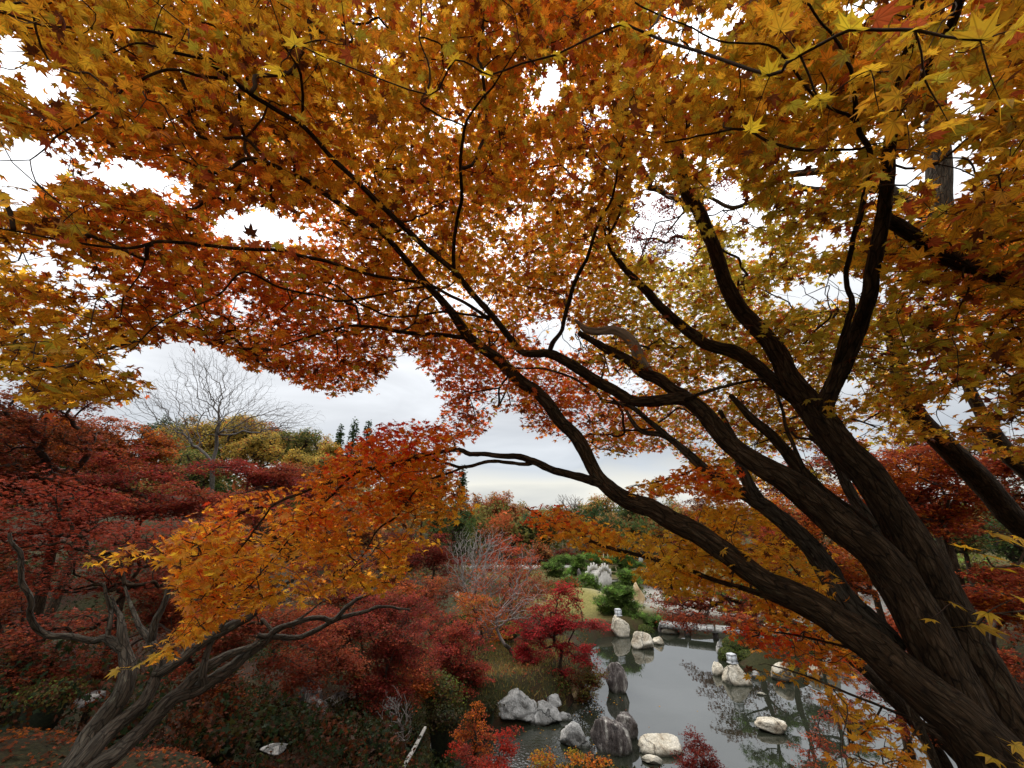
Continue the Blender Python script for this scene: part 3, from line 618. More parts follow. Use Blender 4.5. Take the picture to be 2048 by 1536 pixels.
LF1 = [(979, 636, 7, 2.85), (943, 615, 6.5, 2.84), (889, 586, 6, 2.8), (843, 565, 6.5, 2.76), (800, 560, 6, 2.7), (700, 537, 6, 2.6), (620, 517, 7, 2.5), (560, 500, 7, 2.42), (470, 494, 6.5, 2.3), (410, 487, 6.5, 2.2), (328, 482, 6.5, 2.1), (280, 497, 5.5, 2.0), (205, 496, 5, 1.9), (140, 488, 4, 1.8), (70, 468, 3.5, 1.7), (-20, 450, 3, 1.6)]
LF2 = [(860, 572, 4, 2.78), (700, 600, 4, 2.6), (640, 590, 4, 2.5), (560, 575, 4.5, 2.4), (490, 545, 4, 2.3), (440, 590, 3.5, 2.2), (330, 640, 3, 2.05), (260, 700, 2, 1.95)]
LF3 = [(945, 676, 9, 3.1), (900, 672, 9, 3.1), (850, 668, 8.5, 3.1), (800, 664, 8, 3.1), (740, 655, 6, 3.05), (680, 655, 5, 3.0), (600, 680, 4, 2.95), (540, 700, 2, 2.9)]
LF4 = [(980, 640, 5, 2.86), (900, 622, 5, 2.9), (800, 632, 4, 2.9), (720, 610, 4, 2.85), (650, 565, 3, 2.8), (560, 620, 2, 2.7)]
LF5 = [(458, 158, 6, 1.86), (393, 150, 5.5, 1.8), (332, 145, 5, 1.75), (267, 171, 4.5, 1.7), (212, 212, 4, 1.65), (164, 243, 3.5, 1.6), (120, 273, 3, 1.58), (60, 320, 2, 1.5)]
LF6 = [(440, 125, 6, 1.82), (393, 116, 6, 1.8), (335, 105, 5, 1.72), (280, 85, 3.5, 1.65), (200, 110, 2.5, 1.6)]
RG1 = [(1673, 735, 13, 2.25), (1676, 700, 12, 2.15), (1699, 616, 11, 2.0), (1693, 558, 9, 1.95), (1703, 493, 9, 1.85), (1728, 420, 10, 1.75), (1735, 330, 10, 1.65), (1716, 249, 9, 1.55), (1712, 190, 8, 1.45), (1680, 110, 6, 1.3), (1640, 60, 4, 1.25), (1600, 0, 4, 1.2)]
RG2 = [(1768, 432, 24, 1.92), (1823, 468, 27, 1.95), (1872, 503, 30, 2.0), (1937, 530, 32, 2.05), (2010, 560, 34, 2.1), (2110, 600, 36, 2.15)]
RG3 = [(1720, 262, 7, 1.56), (1690, 225, 6, 1.5), (1640, 190, 5, 1.45), (1580, 140, 5, 1.4), (1540, 90, 4, 1.35), (1440, 80, 3.5, 1.35), (1370, 45, 3, 1.35), (1270, 5, 3, 1.4)]
RG4 = [(1740, 290, 5, 1.6), (1640, 300, 5, 1.65), (1560, 290, 5, 1.7), (1480, 258, 4.5, 1.75), (1420, 270, 4, 1.8), (1330, 285, 3, 1.85)]
RG5 = [(1840, 30, 18, 1.45), (1880, -40, 16, 1.4)]
RG6 = [(1790, 230, 16, 1.66), (1870, 120, 17, 1.5), (1915, 20, 18, 1.4), (1950, -80, 18, 1.35)]
SPR1 = [(1370, 797, 8, 2.6), (1450, 770, 6, 2.55), (1530, 760, 5, 2.5), (1560, 800, 5, 2.45), (1580, 870, 7, 2.4), (1620, 960, 9, 2.35)]
def limb_objs():
    roots = []; tr = []
    for k, l in enumerate((STEM_R, STEM_L)):
        p, r = limb_pts(l, .80); tr.append(tube(p, r, 56, rough=.40, seed=k + 1, step=.02))
        q, _ = catmull(p, r, .12); roots.append(q[len(q) // 3:])
    # root flare reaching the ground under the frame
    p0 = P(2200, 1790, 1.74); tr.append(tube([MB - [0, 0, .4], MB * .6 + p0 * .4, p0], [.42, .34, .26], 32, rough=.3, seed=5))
    tubes_obj('trunk', tr, M['bark_dark'], maple)
    for k, l in enumerate((LOW, MIDL, UPM, B5, B4, B3, B2B, B8, B9, B9B, B9C, RG2, RG6, STUB)):
        p, r = limb_pts(l, .93); mt = M['bark_grey'] if l in (B9, B9B, B9C, B8) else M['bark_dark']
        if l is STUB: mt = M['bark_pale']
        o = tubes_obj('limb', [tube(p, r, 30, rough=.34, seed=20 + k, step=max(.02, float(r.mean()) * .45), wob=.012)], mt, maple)
        if l is STUB: o['label'] = 'pale dead stub with peeling bark'
        q, _ = catmull(p, r, .12)
        roots.append(q)
    small = [UP1, UP2, UP3, LF1, LF2, LF3, LF4, LF5, LF6, RG1, RG3, RG4, SPR1]
    for k, l in enumerate(small):
        p, r = limb_pts(l); tubes_obj('branch', [tube(p, r, 10, rough=.25, seed=60 + k, step=.035, wob=.02)], M['bark_dark'], maple)
        q, _ = catmull(p, r, .1); roots.append(q)
    return np.concatenate(roots)
ROOTS = limb_objs()

CAN = [(-160, -160), (2230, -160), (2230, 980), (1980, 905), (1880, 870), (1780, 890), (1700, 905), (1650, 950), (1580, 975), (1500, 975), (1440, 955), (1400, 950), (1340, 893), (1260, 908), (1190, 905), (1130, 872), (1080, 868),
       (1028, 860), (1055, 835), (1040, 822), (985, 825), (975, 860), (900, 880), (875, 850), (890, 800), (862, 750), (815, 703), (788, 690), (795, 725), (745, 775), (690, 790), (600, 772), (560, 742), (500, 737), (450, 695),
       (350, 675), (300, 690), (250, 712), (300, 770), (262, 800), (215, 815), (150, 795), (100, 828), (35, 805), (40, 760), (-160, 740)]
GAPS = [(25, 110, 38, 55, .95), (95, 170, 55, 45, .9), (60, 330, 75, 60, .95), (150, 300, 45, 35, .6), (255, 352, 90, 30, 1.0), (350, 380, 50, 20, .8), (505, 450, 85, 32, 1.0), (575, 470, 60, 22, .9), (15, 400, 60, 25, .7), (165, 555, 60, 30, .55),
        (200, 590, 45, 25, .7), (60, 520, 70, 35, .6), (150, 660, 40, 25, .35), (230, 720, 50, 28, .55), (380, 640, 60, 18, .3), (480, 610, 30, 25, .7), (350, 235, 30, 18, .4), (330, 20, 25, 18, .5), (740, 30, 45, 40, .45), (850, 30, 40, 45, .55), (780, 130, 35, 35, .4),
        (900, 240, 40, 28, .5), (1105, 160, 28, 42, .9), (1090, 190, 25, 40, .7), (1330, 60, 35, 45, .6), (1420, 60, 45, 40, .8), (1390, 110, 45, 30, .6), (1480, 25, 20, 30, .5), (1350, 150, 30, 20, .4), (1190, 240, 40, 25, .4), (1200, 260, 30, 30, .35),
        (1320, 430, 62, 60, .95), (1285, 480, 50, 35, .85), (1355, 500, 40, 40, .8), (1450, 400, 45, 55, .95), (1500, 440, 40, 28, .7), (1600, 335, 45, 20, .9), (1625, 360, 40, 18, .8), (1410, 320, 35, 18, .7), (1300, 345, 25, 22, .5), (1490, 500, 50, 22, .8),
        (1610, 590, 80, 26, .95), (1690, 570, 60, 28, .9), (1745, 590, 45, 26, .9), (1660, 480, 50, 30, .65), (1700, 295, 35, 24, .75), (1760, 270, 22, 35, .55), (1815, 340, 42, 36, 1.0), (1905, 360, 42, 62, 1.0), (1930, 170, 40, 20, .9), (1925, 215, 36, 16, .85),
        (1845, 240, 18, 35, .8), (1720, 25, 55, 28, .6), (1800, 400, 40, 22, .6), (1770, 100, 18, 20, .3), (2030, 320, 60, 20, .5), (1920, 290, 40, 15, .6), (1870, 595, 60, 22, .35), (935, 610, 60, 22, .75), (890, 580, 25, 25, .5), (1115, 672, 50, 35, .9), (1060, 655, 26, 18, .6), (1150, 690, 30, 20, .7),
        (835, 470, 35, 25, .4), (1080, 420, 30, 30, .35), (1010, 440, 40, 25, .4), (1140, 350, 30, 24, .25), (975, 490, 25, 20, .25), (1250, 770, 46, 22, .75), (1440, 765, 22, 24, .3), (1200, 745, 30, 14, .4), (1150, 860, 26, 14, .4), (1440, 880, 50, 25, .35),
        (1700, 775, 35, 30, .9), (1740, 860, 50, 24, .7), (1610, 920, 60, 28, .95), (1500, 905, 30, 24, .6), (1650, 880, 30, 24, .6), (1890, 830, 60, 30, .85), (1955, 790, 60, 26, .7), (1780, 690, 30, 25, .4), (2010, 740, 30, 20, .5), (1850, 750, 35, 25, .4), (2020, 860, 40, 26, .8), (1980, 880, 40, 20, .7),
        (1540, 930, 26, 22, .7), (930, 770, 20, 16, .3), (1000, 780, 26, 14, .4), (905, 840, 20, 22, .45), (960, 810, 30, 14, .8), (1010, 800, 26, 16, .8), (680, 500, 30, 14, .3), (560, 290, 20, 14, .2), (1150, 95, 20, 20, .3), (1000, 60, 30, 30, .35), (1080, 310, 20, 40, .4), (1180, 230, 25, 20, .5), (1560, 700, 30, 14, .3)]
def dens(px, py):
    s = np.ones(len(px))
    for x, y, a, b, k in GAPS:
        q = ((px - x) / a) ** 2 + ((py - y) / b) ** 2
        s *= 1 - k * np.clip(1.45 - q, 0, 1)
    return s
DP = np.array([(600, 100, 1.75), (100, 100, 1.5), (100, 500, 1.75), (60, 780, 1.35), (200, 770, 1.6), (400, 500, 2.25), (420, 640, 2.5), (600, 700, 2.9), (300, 690, 1.9), (250, 730, 1.9), (900, 300, 2.5), (900, 600, 3.1), (900, 830, 3.1), (1050, 820, 3.6), (1300, 870, 3.9), (1250, 250, 2.1), (1400, 600, 3.2),
    (1600, 300, 1.8), (1700, 100, 1.15), (1900, 150, .95), (1900, 600, 1.6), (1700, 800, 2.7), (2000, 850, 1.7), (1500, 100, 1.5), (1150, 600, 3.3), (1000, 50, 1.8), (2040, 300, 1.0), (-80, 300, 1.2), (1500, 950, 3.4), (400, 200, 2.0), (750, 450, 2.6)])
def basedepth(px, py):
    w = 1 / (((px[:, None] - DP[None, :, 0]) ** 2 + (py[:, None] - DP[None, :, 1]) ** 2) / 1e4 + .3) ** 1.5
    return (w * DP[None, :, 2]).sum(1) / w.sum(1)
# what kind of autumn colour each part of this crown has: (x, y, radius, red, green)
CZ = [(420, 560, 200, .55, 0), (200, 480, 200, .38, .05), (600, 650, 220, .55, 0), (650, 740, 130, .6, 0), (300, 300, 200, .32, 0), (120, 230, 130, .3, .05), (500, 60, 200, .1, .05), (650, 400, 180, .25, 0), (930, 830, 70, 1.3, 0), (900, 450, 200, .18, .0), (850, 100, 200, .2, .03), (1050, 400, 160, .25, .02),
      (1200, 250, 200, .22, .05), (1400, 560, 140, .05, .65), (1330, 620, 120, .1, .55), (1500, 430, 110, .05, .6), (1500, 620, 120, .15, .5), (1700, 680, 110, .1, .6), (1650, 400, 120, .1, .5), (1150, 560, 120, .25, .15), (1300, 850, 150, .6, .15), (1150, 820, 120, .7, .0), (1100, 760, 110, .45, .0), (1000, 740, 120, .6, .0), (880, 740, 80, .7, 0),
      (1450, 800, 160, .25, .3), (1900, 620, 200, .26, .18), (2000, 480, 150, .30, .05), (1850, 500, 120, .15, .15), (1980, 800, 150, .2, .2), (1600, 150, 200, .1, .2), (1850, 200, 200, .12, .25), (80, 760, 110, .0, .1), (20, 690, 100, 0, .05), (1750, 700, 130, .2, .4), (1560, 900, 140, .25, .35), (1250, 60, 150, .35, .05), (1100, 30, 150, .45, .05)]
def can_col(pos):
    px, py, d = proj(pos); n = len(px)
    r = np.full(n, .03); g = np.full(n, .06)
    for x, y, s, a, b in CZ:
        w = np.exp(-((px - x) ** 2 + (py - y) ** 2) / (s * s)); r = r + a * w; g = g + b * w
    bd = basedepth(px, py); far = np.clip((d / bd - 1.0) / .7, 0, 1)
    patch = fbm(pos * 2.2, 77, 3) * 1.6
    r = np.clip(r * (.42 + .55 * far) + patch * .32, 0, 1.2); g = np.clip(g * (1 - .3 * far), 0, .75)
    u = RG.uniform(0, 1, n); v = RG.uniform(0, 1, n)
    warm = np.clip(r + RG.normal(0, .22, n), 0, 1)[:, None]
    c = YEL * (1 - warm) + np.where(warm > .5, ORA * (2 - 2 * warm) + RED * (2 * warm - 1), ORA) * warm if False else None
    a = np.clip(warm * 2.7, 0, 1); b = np.clip(warm * 2.7 - .9, 0, 1); c3 = np.clip(warm * 2.7 - 1.9, 0, 1)
    c = YEL * (1 - a) + AMB * a; c = c * (1 - b) + ORA * b; c = c * (1 - c3) + np.array((.52, .095, .018)) * c3
    gm = (v < g)[:, None]; c = np.where(gm, GRN * .85 + YEL * .15, c)
    dk = (u < .05 + .08 * warm[:, 0])[:, None]; c = np.where(dk, BRN * .8, c); rs = ((u > .93 - .1 * warm[:, 0]) & (fbm(pos * 4, 9, 2) > -.08))[:, None]; c = np.where(rs, RUST * 1.1, c)
    c = c * np.exp(RG.normal(.03, .15, (n, 1)))
    tc = c * np.array([.95, .62, .55]); edge = (RG.uniform(0, 1, n) < .25 + .5 * warm[:, 0])[:, None]
    tc = np.where(edge, c * .35 + RED * .6, tc); return np.clip(c, 0, .9), np.clip(tc, 0, .9)
def sample_clusters(poly, n, depthf, use_gaps=True, pw=2.0):
    poly_a = np.array(poly); lo = poly_a.min(0); hi = poly_a.max(0); out = []
    tot = 0
    while tot < n:
        px = RG.uniform(lo[0], hi[0], n * 2); py = RG.uniform(lo[1], hi[1], n * 2)
        k = inpoly(px, py, poly); 
        if use_gaps: k &= RG.uniform(0, 1, n * 2) < dens(px, py) ** .6
        px, py = px[k], py[k]; d = depthf(px, py)
        a = RG.uniform(0, 1, len(d)) < (d / 5.5) ** pw
        q = P(px[a], py[a], d[a]); out.append(q); tot += len(q)
    return np.concatenate(out)[:n]
def keeper(poly, ragged=7, use_gaps=True):
    def k(pos):
        px, py, d = proj(pos); px = px + RG.normal(0, ragged, len(px)); py = py + RG.normal(0, ragged, len(px))
        r = inpoly(px, py, poly) | (px < -40) | (px > 2090) | (py < -40)
        r &= d > .55
        if use_gaps: r &= RG.uniform(0, 1, len(px)) < dens(px, py) ** 1.6 
        return r
    return k
def canopy():
    dA = lambda px, py: basedepth(px, py) * (1.16 + np.abs(RG.normal(0, .22, len(px))) - .34 * (RG.uniform(0, 1, len(px)) < .17))
    dB = lambda px, py: basedepth(px, py) * RG.uniform(1.35, 2.1, len(px))
    A = sample_clusters(CAN, 6300, dA, pw=1.9); B = sample_clusters(CAN, 8000, dB, pw=1.9)
    cl = np.concatenate([A, B[:2200]])
    par, order = grow(ROOTS[::2], cl, .18)
    wp = wood(ROOTS[::2], cl, par, order, .0011, power=.42, rmax=.010, ns=4, jit=.10, rough_ns=6)
    tubes_obj('twigs', wp, M['twig'], maple)
    v, f, c = cluster_leaves(A, 9, .13, .041, T_HI, can_col, tilt=.52, flat=.30, keep=keeper(CAN), droop=.12)
    o = mesh_obj('foliage', v, f, M['leaf_near'], maple, col=c, lf=np.tile(T_HI[0], (len(v) // len(T_HI[0]), 1))); o['label'] = 'yellow and amber leaves of the high canopy'
    v, f, c = join([cluster_leaves(B, 10, .16, .045, T_MID, can_col, tilt=.55, flat=.30, keep=keeper(CAN), droop=.12)])
    o = mesh_obj('foliage', v, f, M['leaf'], maple, col=c); o['label'] = 'smaller orange and yellow leaves of the outer canopy'
    # unseen rest of this crown, over and behind the viewer, added for shade
    n = 1500; q = np.stack([RG.uniform(-5, 6, n), RG.uniform(-5, 2.2, n), RG.uniform(8.6, 11.5, n)], 1)
    px, py, d = proj(q); vis = (d > .1) & (px > -60) & (px < 2110) & (py > -60) & (py < 1600); q = q[~vis]
    v, f, c = cluster_leaves(q, 9, .3, .085, T_MID, colour_fn([YEL, AMB, ORA], [5, 3, 1]), keep=lambda p: ~((proj(p)[2] > .05) & (proj(p)[0] > -60) & (proj(p)[0] < 2110) & (proj(p)[1] > -60)))
    mesh_obj('foliage', v, f, M['leaf'], maple, col=c)
canopy()

def spray(name, label, limbs, poly, n, dpts, wts, gap=0.0, size=.036, per=8, spread=.10, tilt=.5, droop=.35, jitd=.12, ragged=6, zone=None):
    """a branch with its own foliage as sub-part"""
    parts = []; rt = []
    for k, l in enumerate(limbs):
        p, r = limb_pts(l); parts.append(tube(p, r, 14 if k == 0 else 8, rough=.35, seed=90 + k, step=.03, wob=.02)); q, _ = catmull(p, r, .07); rt.append(q)
    o = tubes_obj(name, parts, M['bark_dark'], maple); o['label'] = label
    D = np.array(dpts, float)
    def df(px, py):
        w = 1 / (((px[:, None] - D[None, :, 0]) ** 2 + (py[:, None] - D[None, :, 1]) ** 2) / 1e4 + .3) ** 1.5
        return (w * D[None, :, 2]).sum(1) / w.sum(1) * np.exp(RG.normal(0, jitd, len(px)))
    cl = sample_clusters(poly, n, df, False); rt = np.concatenate(rt)
    if gap:
        px, py, d = proj(cl); a, b = px * .85 - py * .5, px * .5 + py * .85; q = fbm(np.stack([a / 75, b / 38, a * 0], 1), 44, 3); cl = cl[RG.uniform(0, 1, len(cl)) < np.clip(.62 + gap * q + .35 * (py < 960) * (px < 950), .03, 1)]
    par, order = grow(rt, cl, .2)
    t = tubes_obj('twigs', wood(rt, cl, par, order, .0010, power=.42, rmax=.006, ns=4, jit=.12), M['twig'], None)
    t.parent = o
    def cf(pos):
        px, py, d = proj(pos); m = len(px); warm = np.clip(wts(px, py) + fbm(pos * 3, 5, 3) * .9 + RG.normal(0, .20, m), 0, 1)[:, None]
        a = np.clip(warm * 3, 0, 1); b = np.clip(warm * 3 - 1, 0, 1); c3 = np.clip(warm * 3 - 2, 0, 1)
        c = YEL * (1 - a) + AMB * a; c = c * (1 - b) + ORA * b; c = c * (1 - c3) + np.array((.60, .055, .018)) * c3
        c = np.where((RG.uniform(0, 1, m) < .03)[:, None], BRN, c) * np.exp(RG.normal(0, .14, (m, 1)))
        c = c * 1.28; return np.clip(c, 0, .88), np.clip(c * np.array([1, .7, .7]), 0, .88)
    v, f, c = cluster_leaves(cl, per, spread, size, T_HI, cf, tilt=tilt, flat=.3, droop=droop, keep=keeper(poly, ragged, False))
    lf = mesh_obj('foliage', v, f, M['leaf_near'], None, col=c, lf=np.tile(T_HI[0], (len(v) // len(T_HI[0]), 1))); lf.parent = o
DROOP = [(870, 848), (945, 860), (985, 850), (920, 885), (898, 915), (940, 985), (948, 1012), (890, 1045), (875, 1085), (815, 1100), (822, 1145), (795, 1165), (750, 1185), (690, 1172), (640, 1190), (600, 1205), (545, 1212), (480, 1222), (430, 1250),
         (385, 1285), (300, 1312), (262, 1312), (330, 1280), (368, 1240), (355, 1190), (345, 1130), (300, 1110), (170, 1125), (158, 1102), (240, 1090), (335, 1082), (360, 1050), (400, 1015), (470, 985), (540, 962), (620, 950), (655, 915), (715, 872), (760, 845), (800, 838)]
spray('drooping_branch', 'long low branch drooping left with red and orange leaves', [DR, DRB, DRC, DRD, DRE], DROOP, 2100,
      [(900, 900, 3.05), (700, 950, 3.05), (500, 1020, 2.85), (850, 1050, 3.1), (700, 1150, 2.95), (500, 1180, 2.4), (350, 1100, 2.2), (300, 1300, 2.0), (180, 1110, 2.0)],
      lambda px, py: .45 + .42 * np.clip((1010 - py + (600 - px) * .12) / 140, -.5, 1), gap=3.2, ragged=12, size=.034, droop=.45)
ORB = [(1000, 1008), (1030, 990), (1075, 998), (1120, 1010), (1180, 1035), (1240, 1058), (1300, 1052), (1360, 1035), (1400, 1015), (1470, 1000), (1540, 1015), (1600, 1060), (1660, 1120), (1720, 1230), (1760, 1330), (1680, 1310), (1600, 1245), (1520, 1230), (1470, 1215), (1400, 1205), (1340, 1188), (1290, 1168), (1272, 1150),
       (1290, 1120), (1240, 1112), (1160, 1098), (1120, 1080), (1075, 1082), (1085, 1055), (1030, 1030)]
spray('orange_branch', 'low branch with bright orange leaves reaching left above the pond', [B11], ORB, 1250,
      [(1050, 1030, 3.0), (1200, 1070, 2.95), (1350, 1120, 2.95), (1500, 1150, 2.9), (1650, 1230, 2.8), (1450, 1030, 3.3)],
      lambda px, py: .02 + .55 * np.clip((1220 - px) / 200, 0, 1) + .35 * np.clip((1075 - py) / 60, -.3, 1) * (px < 1400) + .3 * np.clip((py - 1180) / 50, 0, 1), gap=2.4, droop=.4, ragged=10)
RUSTY = [(1240, 975), (1300, 960), (1345, 938), (1400, 925), (1480, 930), (1480, 1000), (1440, 1010), (1380, 985), (1310, 996), (1270, 990)]
spray('middle_branch', 'short amber spray under the curved grey limb', [[(1405, 935, 5, 2.9), (1360, 950, 4, 2.95), (1310, 965, 3, 3.0), (1260, 975, 2, 3.05)]], RUSTY, 130, [(1300, 970, 3.0), (1450, 960, 2.9)], lambda px, py: .45 + 0 * px)
LOWY = [(1495, 1335), (1560, 1318), (1640, 1340), (1700, 1380), (1760, 1410), (1830, 1450), (1850, 1540), (1880, 1620), (1690, 1600), (1640, 1520), (1700, 1480), (1690, 1440), (1640, 1395), (1560, 1370), (1500, 1350)]
spray('yellow_branch', 'thin branch of scattered yellow leaves under the lowest limb', [B12, [(1764, 1413, 4, 1.85), (1740, 1450, 3, 1.9), (1700, 1490, 2, 1.95)], [(1843, 1447, 4, 1.82), (1810, 1500, 3, 1.8), (1790, 1560, 2, 1.8)]], LOWY, 105,
      [(1550, 1340, 2.1), (1700, 1400, 1.9), (1750, 1500, 1.85)], lambda px, py: .15 + 0 * px, per=4)
LOWR = [(1480, 1240), (1560, 1232), (1640, 1262), (1720, 1320), (1720, 1380), (1660, 1350), (1600, 1330), (1530, 1318), (1490, 1290), (1440, 1270)]
spray('rust_branch', 'small orange brown spray hanging behind the lowest limb', [[(1750, 1310, 6, 2.1), (1680, 1290, 5, 2.3), (1600, 1275, 4, 2.5), (1500, 1260, 2, 2.7)]], LOWR, 110,
      [(1500, 1270, 2.9), (1700, 1340, 2.6)], lambda px, py: .5 + .2 * (py < 1290), per=6)
def near_leaves():
    S = [(1985, 1065, .92, 1.15, 20), (1930, 1095, .95, .95, -30), (1970, 1110, .9, .9, 10), (2040, 1075, .85, 1.0, 60), (2035, 1130, .9, .95, 0), (1990, 1135, .9, .8, 40), (1862, 1238, .98, .62, -70), (1905, 1205, .95, .6, 30), (1955, 1250, .9, 1.15, 35), (1975, 1225, .88, .8, 200),
         (2035, 1195, .85, .9, 30), (2045, 1235, .88, .7, 90), (1985, 1515, 1.0, .9, -80), (2030, 1490, 1.0, .9, 20), (2045, 1530, .98, .9, 10), (235, 1340, 1.95, 1.15, -60), (275, 1330, 1.95, 1.0, 50), (250, 1335, 1.98, .8, 120), (590, 90, 1.15, 1.25, 20), (560, 140, 1.2, 1.2, -100), (640, 110, 1.25, .9, 60), (665, 290, 1.3, .9, 150),
         (910, 120, 1.2, 1.1, 0), (860, 190, 1.3, .8, 40), (980, 150, 1.25, .9, -60), (1240, 50, 1.2, 1.0, 10), (1300, 70, 1.2, 1.0, -30), (1110, 110, 1.2, .8, 90), (1560, 60, .85, 1.1, 190), (1600, 110, .85, 1.0, 200), (1540, 150, .95, 1.0, 210), (1700, 60, .8, 1.2, 230), (1830, 60, .75, 1.2, 240), (1960, 80, .7, 1.2, 250), (1760, 230, .95, 1.0, 200), (2000, 200, .72, 1.2, 250), (1900, 250, .85, 1.1, 230), (2030, 60, .7, 1.1, 260), (1500, 260, 1.05, 1.0, 180), (1740, 140, .85, 1.1, 215), (1640, 200, .9, 1.1, 205), (1850, 160, .8, 1.1, 240), (60, 800, 1.2, .8, 160), (40, 690, 1.15, 1.1, 20), (20, 730, 1.15, 1.1, 100), (90, 740, 1.25, 1.0, -30), (25, 20, 1.1, 1.2, 40), (80, 40, 1.2, 1.1, 100)]
    S = np.array(S, float); n = len(S); pos = P(S[:, 0], S[:, 1], S[:, 2]); a = np.radians(S[:, 4])
    tip = np.stack([np.sin(a), -.3 + 0 * a, -.5 - .2 * np.cos(a)], 1); nr = np.stack([RG.normal(0, .3, n), -.35 + RG.normal(0, .25, n), np.ones(n)], 1)
    c = pick([YEL], [1], n, .1); v, f, cc = leaves_mesh(pos, nr, tip, .042 * S[:, 3], c, c * [1, .85, .6], T_HI)
    o = mesh_obj('foliage', v, f, M['leaf_near'], maple, col=cc, lf=np.tile(T_HI[0], (len(v) // len(T_HI[0]), 1))); o['label'] = 'large bright yellow leaves nearest the viewer'
    B1 = [(2110, 600, 30, 2.15), (2260, 760, 22, 1.5), (2300, 980, 14, 1.1), (2180, 1060, 9, .95), (2060, 1088, 5, .9)]; B2 = [(2180, 1060, 8, .95), (2200, 1180, 7, .94), (2090, 1215, 4, .92), (1960, 1230, 3, .92)]; B3 = [(2200, 1180, 7, .94), (2220, 1400, 6, .96), (2110, 1500, 4, .98), (2030, 1512, 2, 1.0)]
    pr = []; rt = [ROOTS[::2]]
    for k, l in enumerate((B1, B2, B3)):
        p, r = limb_pts(l); pr.append(tube(p, r, 8, rough=.2, seed=300 + k)); rt.append(catmull(p, r, .05)[0])
    tubes_obj('branch', pr, M['bark_dark'], maple); rt.append(catmull(limb_pts(DRE)[0], limb_pts(DRE)[1], .07)[0]); rt = np.concatenate(rt)
    par, order = grow(rt, pos, .1); ROOTS2 = rt
    for w in wood(ROOTS2, pos, par, order, .0012, rmax=.004, jit=.05): tubes_obj('twig', [w], M['twig'], maple)
near_leaves()
# ------------------------------------------------------------------ other trees
def onground(px, d, off=(0, 0)):
    p = P(px, 768, d); x = p[0]; 
    # follow the vertical plane of that pixel column at the depth given
    return np.array([x + off[0], d / CP * 1.0 + off[1], 0.0])
def base_at(x, y): return np.array([x, y, gh(x, y)])
def under(blobs, dx=0, dy=0):
    c = np.mean([b[0] for b in blobs], 0); return base_at(c[0] + dx, c[1] + dy)

# gnarled maple at the left edge of the terrace
L1 = [(136, 1545, 60, 3.3), (177, 1477, 54, 3.5), (206, 1440, 50, 3.6), (240, 1392, 44, 3.7), (258, 1345, 36, 3.8), (250, 1297, 26, 3.9), (244, 1262, 20, 3.95), (240, 1240, 14, 4.0), (231, 1221, 9, 4.05), (222, 1190, 6, 4.1)]
L2 = [(250, 1300, 18, 3.9), (230, 1288, 15, 3.9), (213, 1276, 12, 3.9), (190, 1279, 11, 3.9), (158, 1273, 10, 3.85), (104, 1268, 10, 3.8), (79, 1257, 9, 3.75), (60, 1227, 9, 3.7), (63, 1202, 8, 3.7), (47, 1161, 8, 3.7), (41, 1113, 7, 3.7), (19, 1066, 5, 3.7)]
L3 = [(213, 1276, 8, 3.9), (218, 1240, 7, 3.95), (218, 1221, 6, 4.0), (212, 1192, 5, 4.0), (207, 1165, 3, 4.0)]
L4 = [(160, 1530, 44, 3.3), (222, 1461, 38, 3.55), (279, 1412, 32, 3.75), (304, 1366, 26, 3.9), (316, 1319, 22, 4.0), (301, 1281, 17, 4.1), (278, 1253, 12, 4.2), (260, 1215, 9, 4.3), (250, 1170, 5, 4.4)]
L5 = [(303, 1285, 13, 4.1), (313, 1240, 11, 4.15), (330, 1208, 9, 4.2), (348, 1150, 7, 4.3), (370, 1100, 4, 4.4)]
L6 = [(180, 1545, 50, 3.3), (237, 1500, 42, 3.5), (285, 1458, 34, 3.7), (335, 1408, 27, 3.9), (396, 1345, 28, 4.1), (430, 1325, 24, 4.2), (461, 1310, 19, 4.3), (502, 1295, 13, 4.4), (540, 1270, 9, 4.6), (600, 1235, 6, 4.8), (650, 1200, 3, 5.0)]
L7 = [(285, 1460, 26, 3.75), (350, 1395, 25, 3.95), (397, 1378, 23, 4.1), (461, 1337, 20, 4.3), (502, 1303, 15, 4.45), (527, 1284, 12, 4.55), (556, 1256, 9, 4.65), (635, 1237, 8, 4.9), (666, 1240, 8, 5.0), (698, 1208, 7, 5.1), (746, 1186, 4, 5.3), (800, 1150, 3, 5.5)]
L8 = [(515, 1270, 9, 4.5), (556, 1276, 9, 4.65), (619, 1268, 8.5, 4.85), (666, 1243, 8, 5.0), (730, 1224, 6, 5.2), (761, 1211, 5, 5.3), (820, 1220, 3, 5.5)]
L9 = [(310, 1345, 20, 3.95), (350, 1325, 17, 4.0), (397, 1292, 18, 4.15), (461, 1253, 17, 4.35), (515, 1222, 13, 4.5), (560, 1175, 8, 4.7), (600, 1150, 5, 4.85)]
L10 = [(400, 1375, 14, 4.1), (408, 1340, 13, 4.1), (418, 1300, 9, 4.2), (450, 1240, 7, 4.3), (495, 1200, 5, 4.4)]
gb = P(125, 1570, 3.25); gb[2] = gh(gb[0], gb[1])
gm = thing('maple_tree', gb, 'gnarled grey maple at lower left with several twisting low limbs', 'tree')
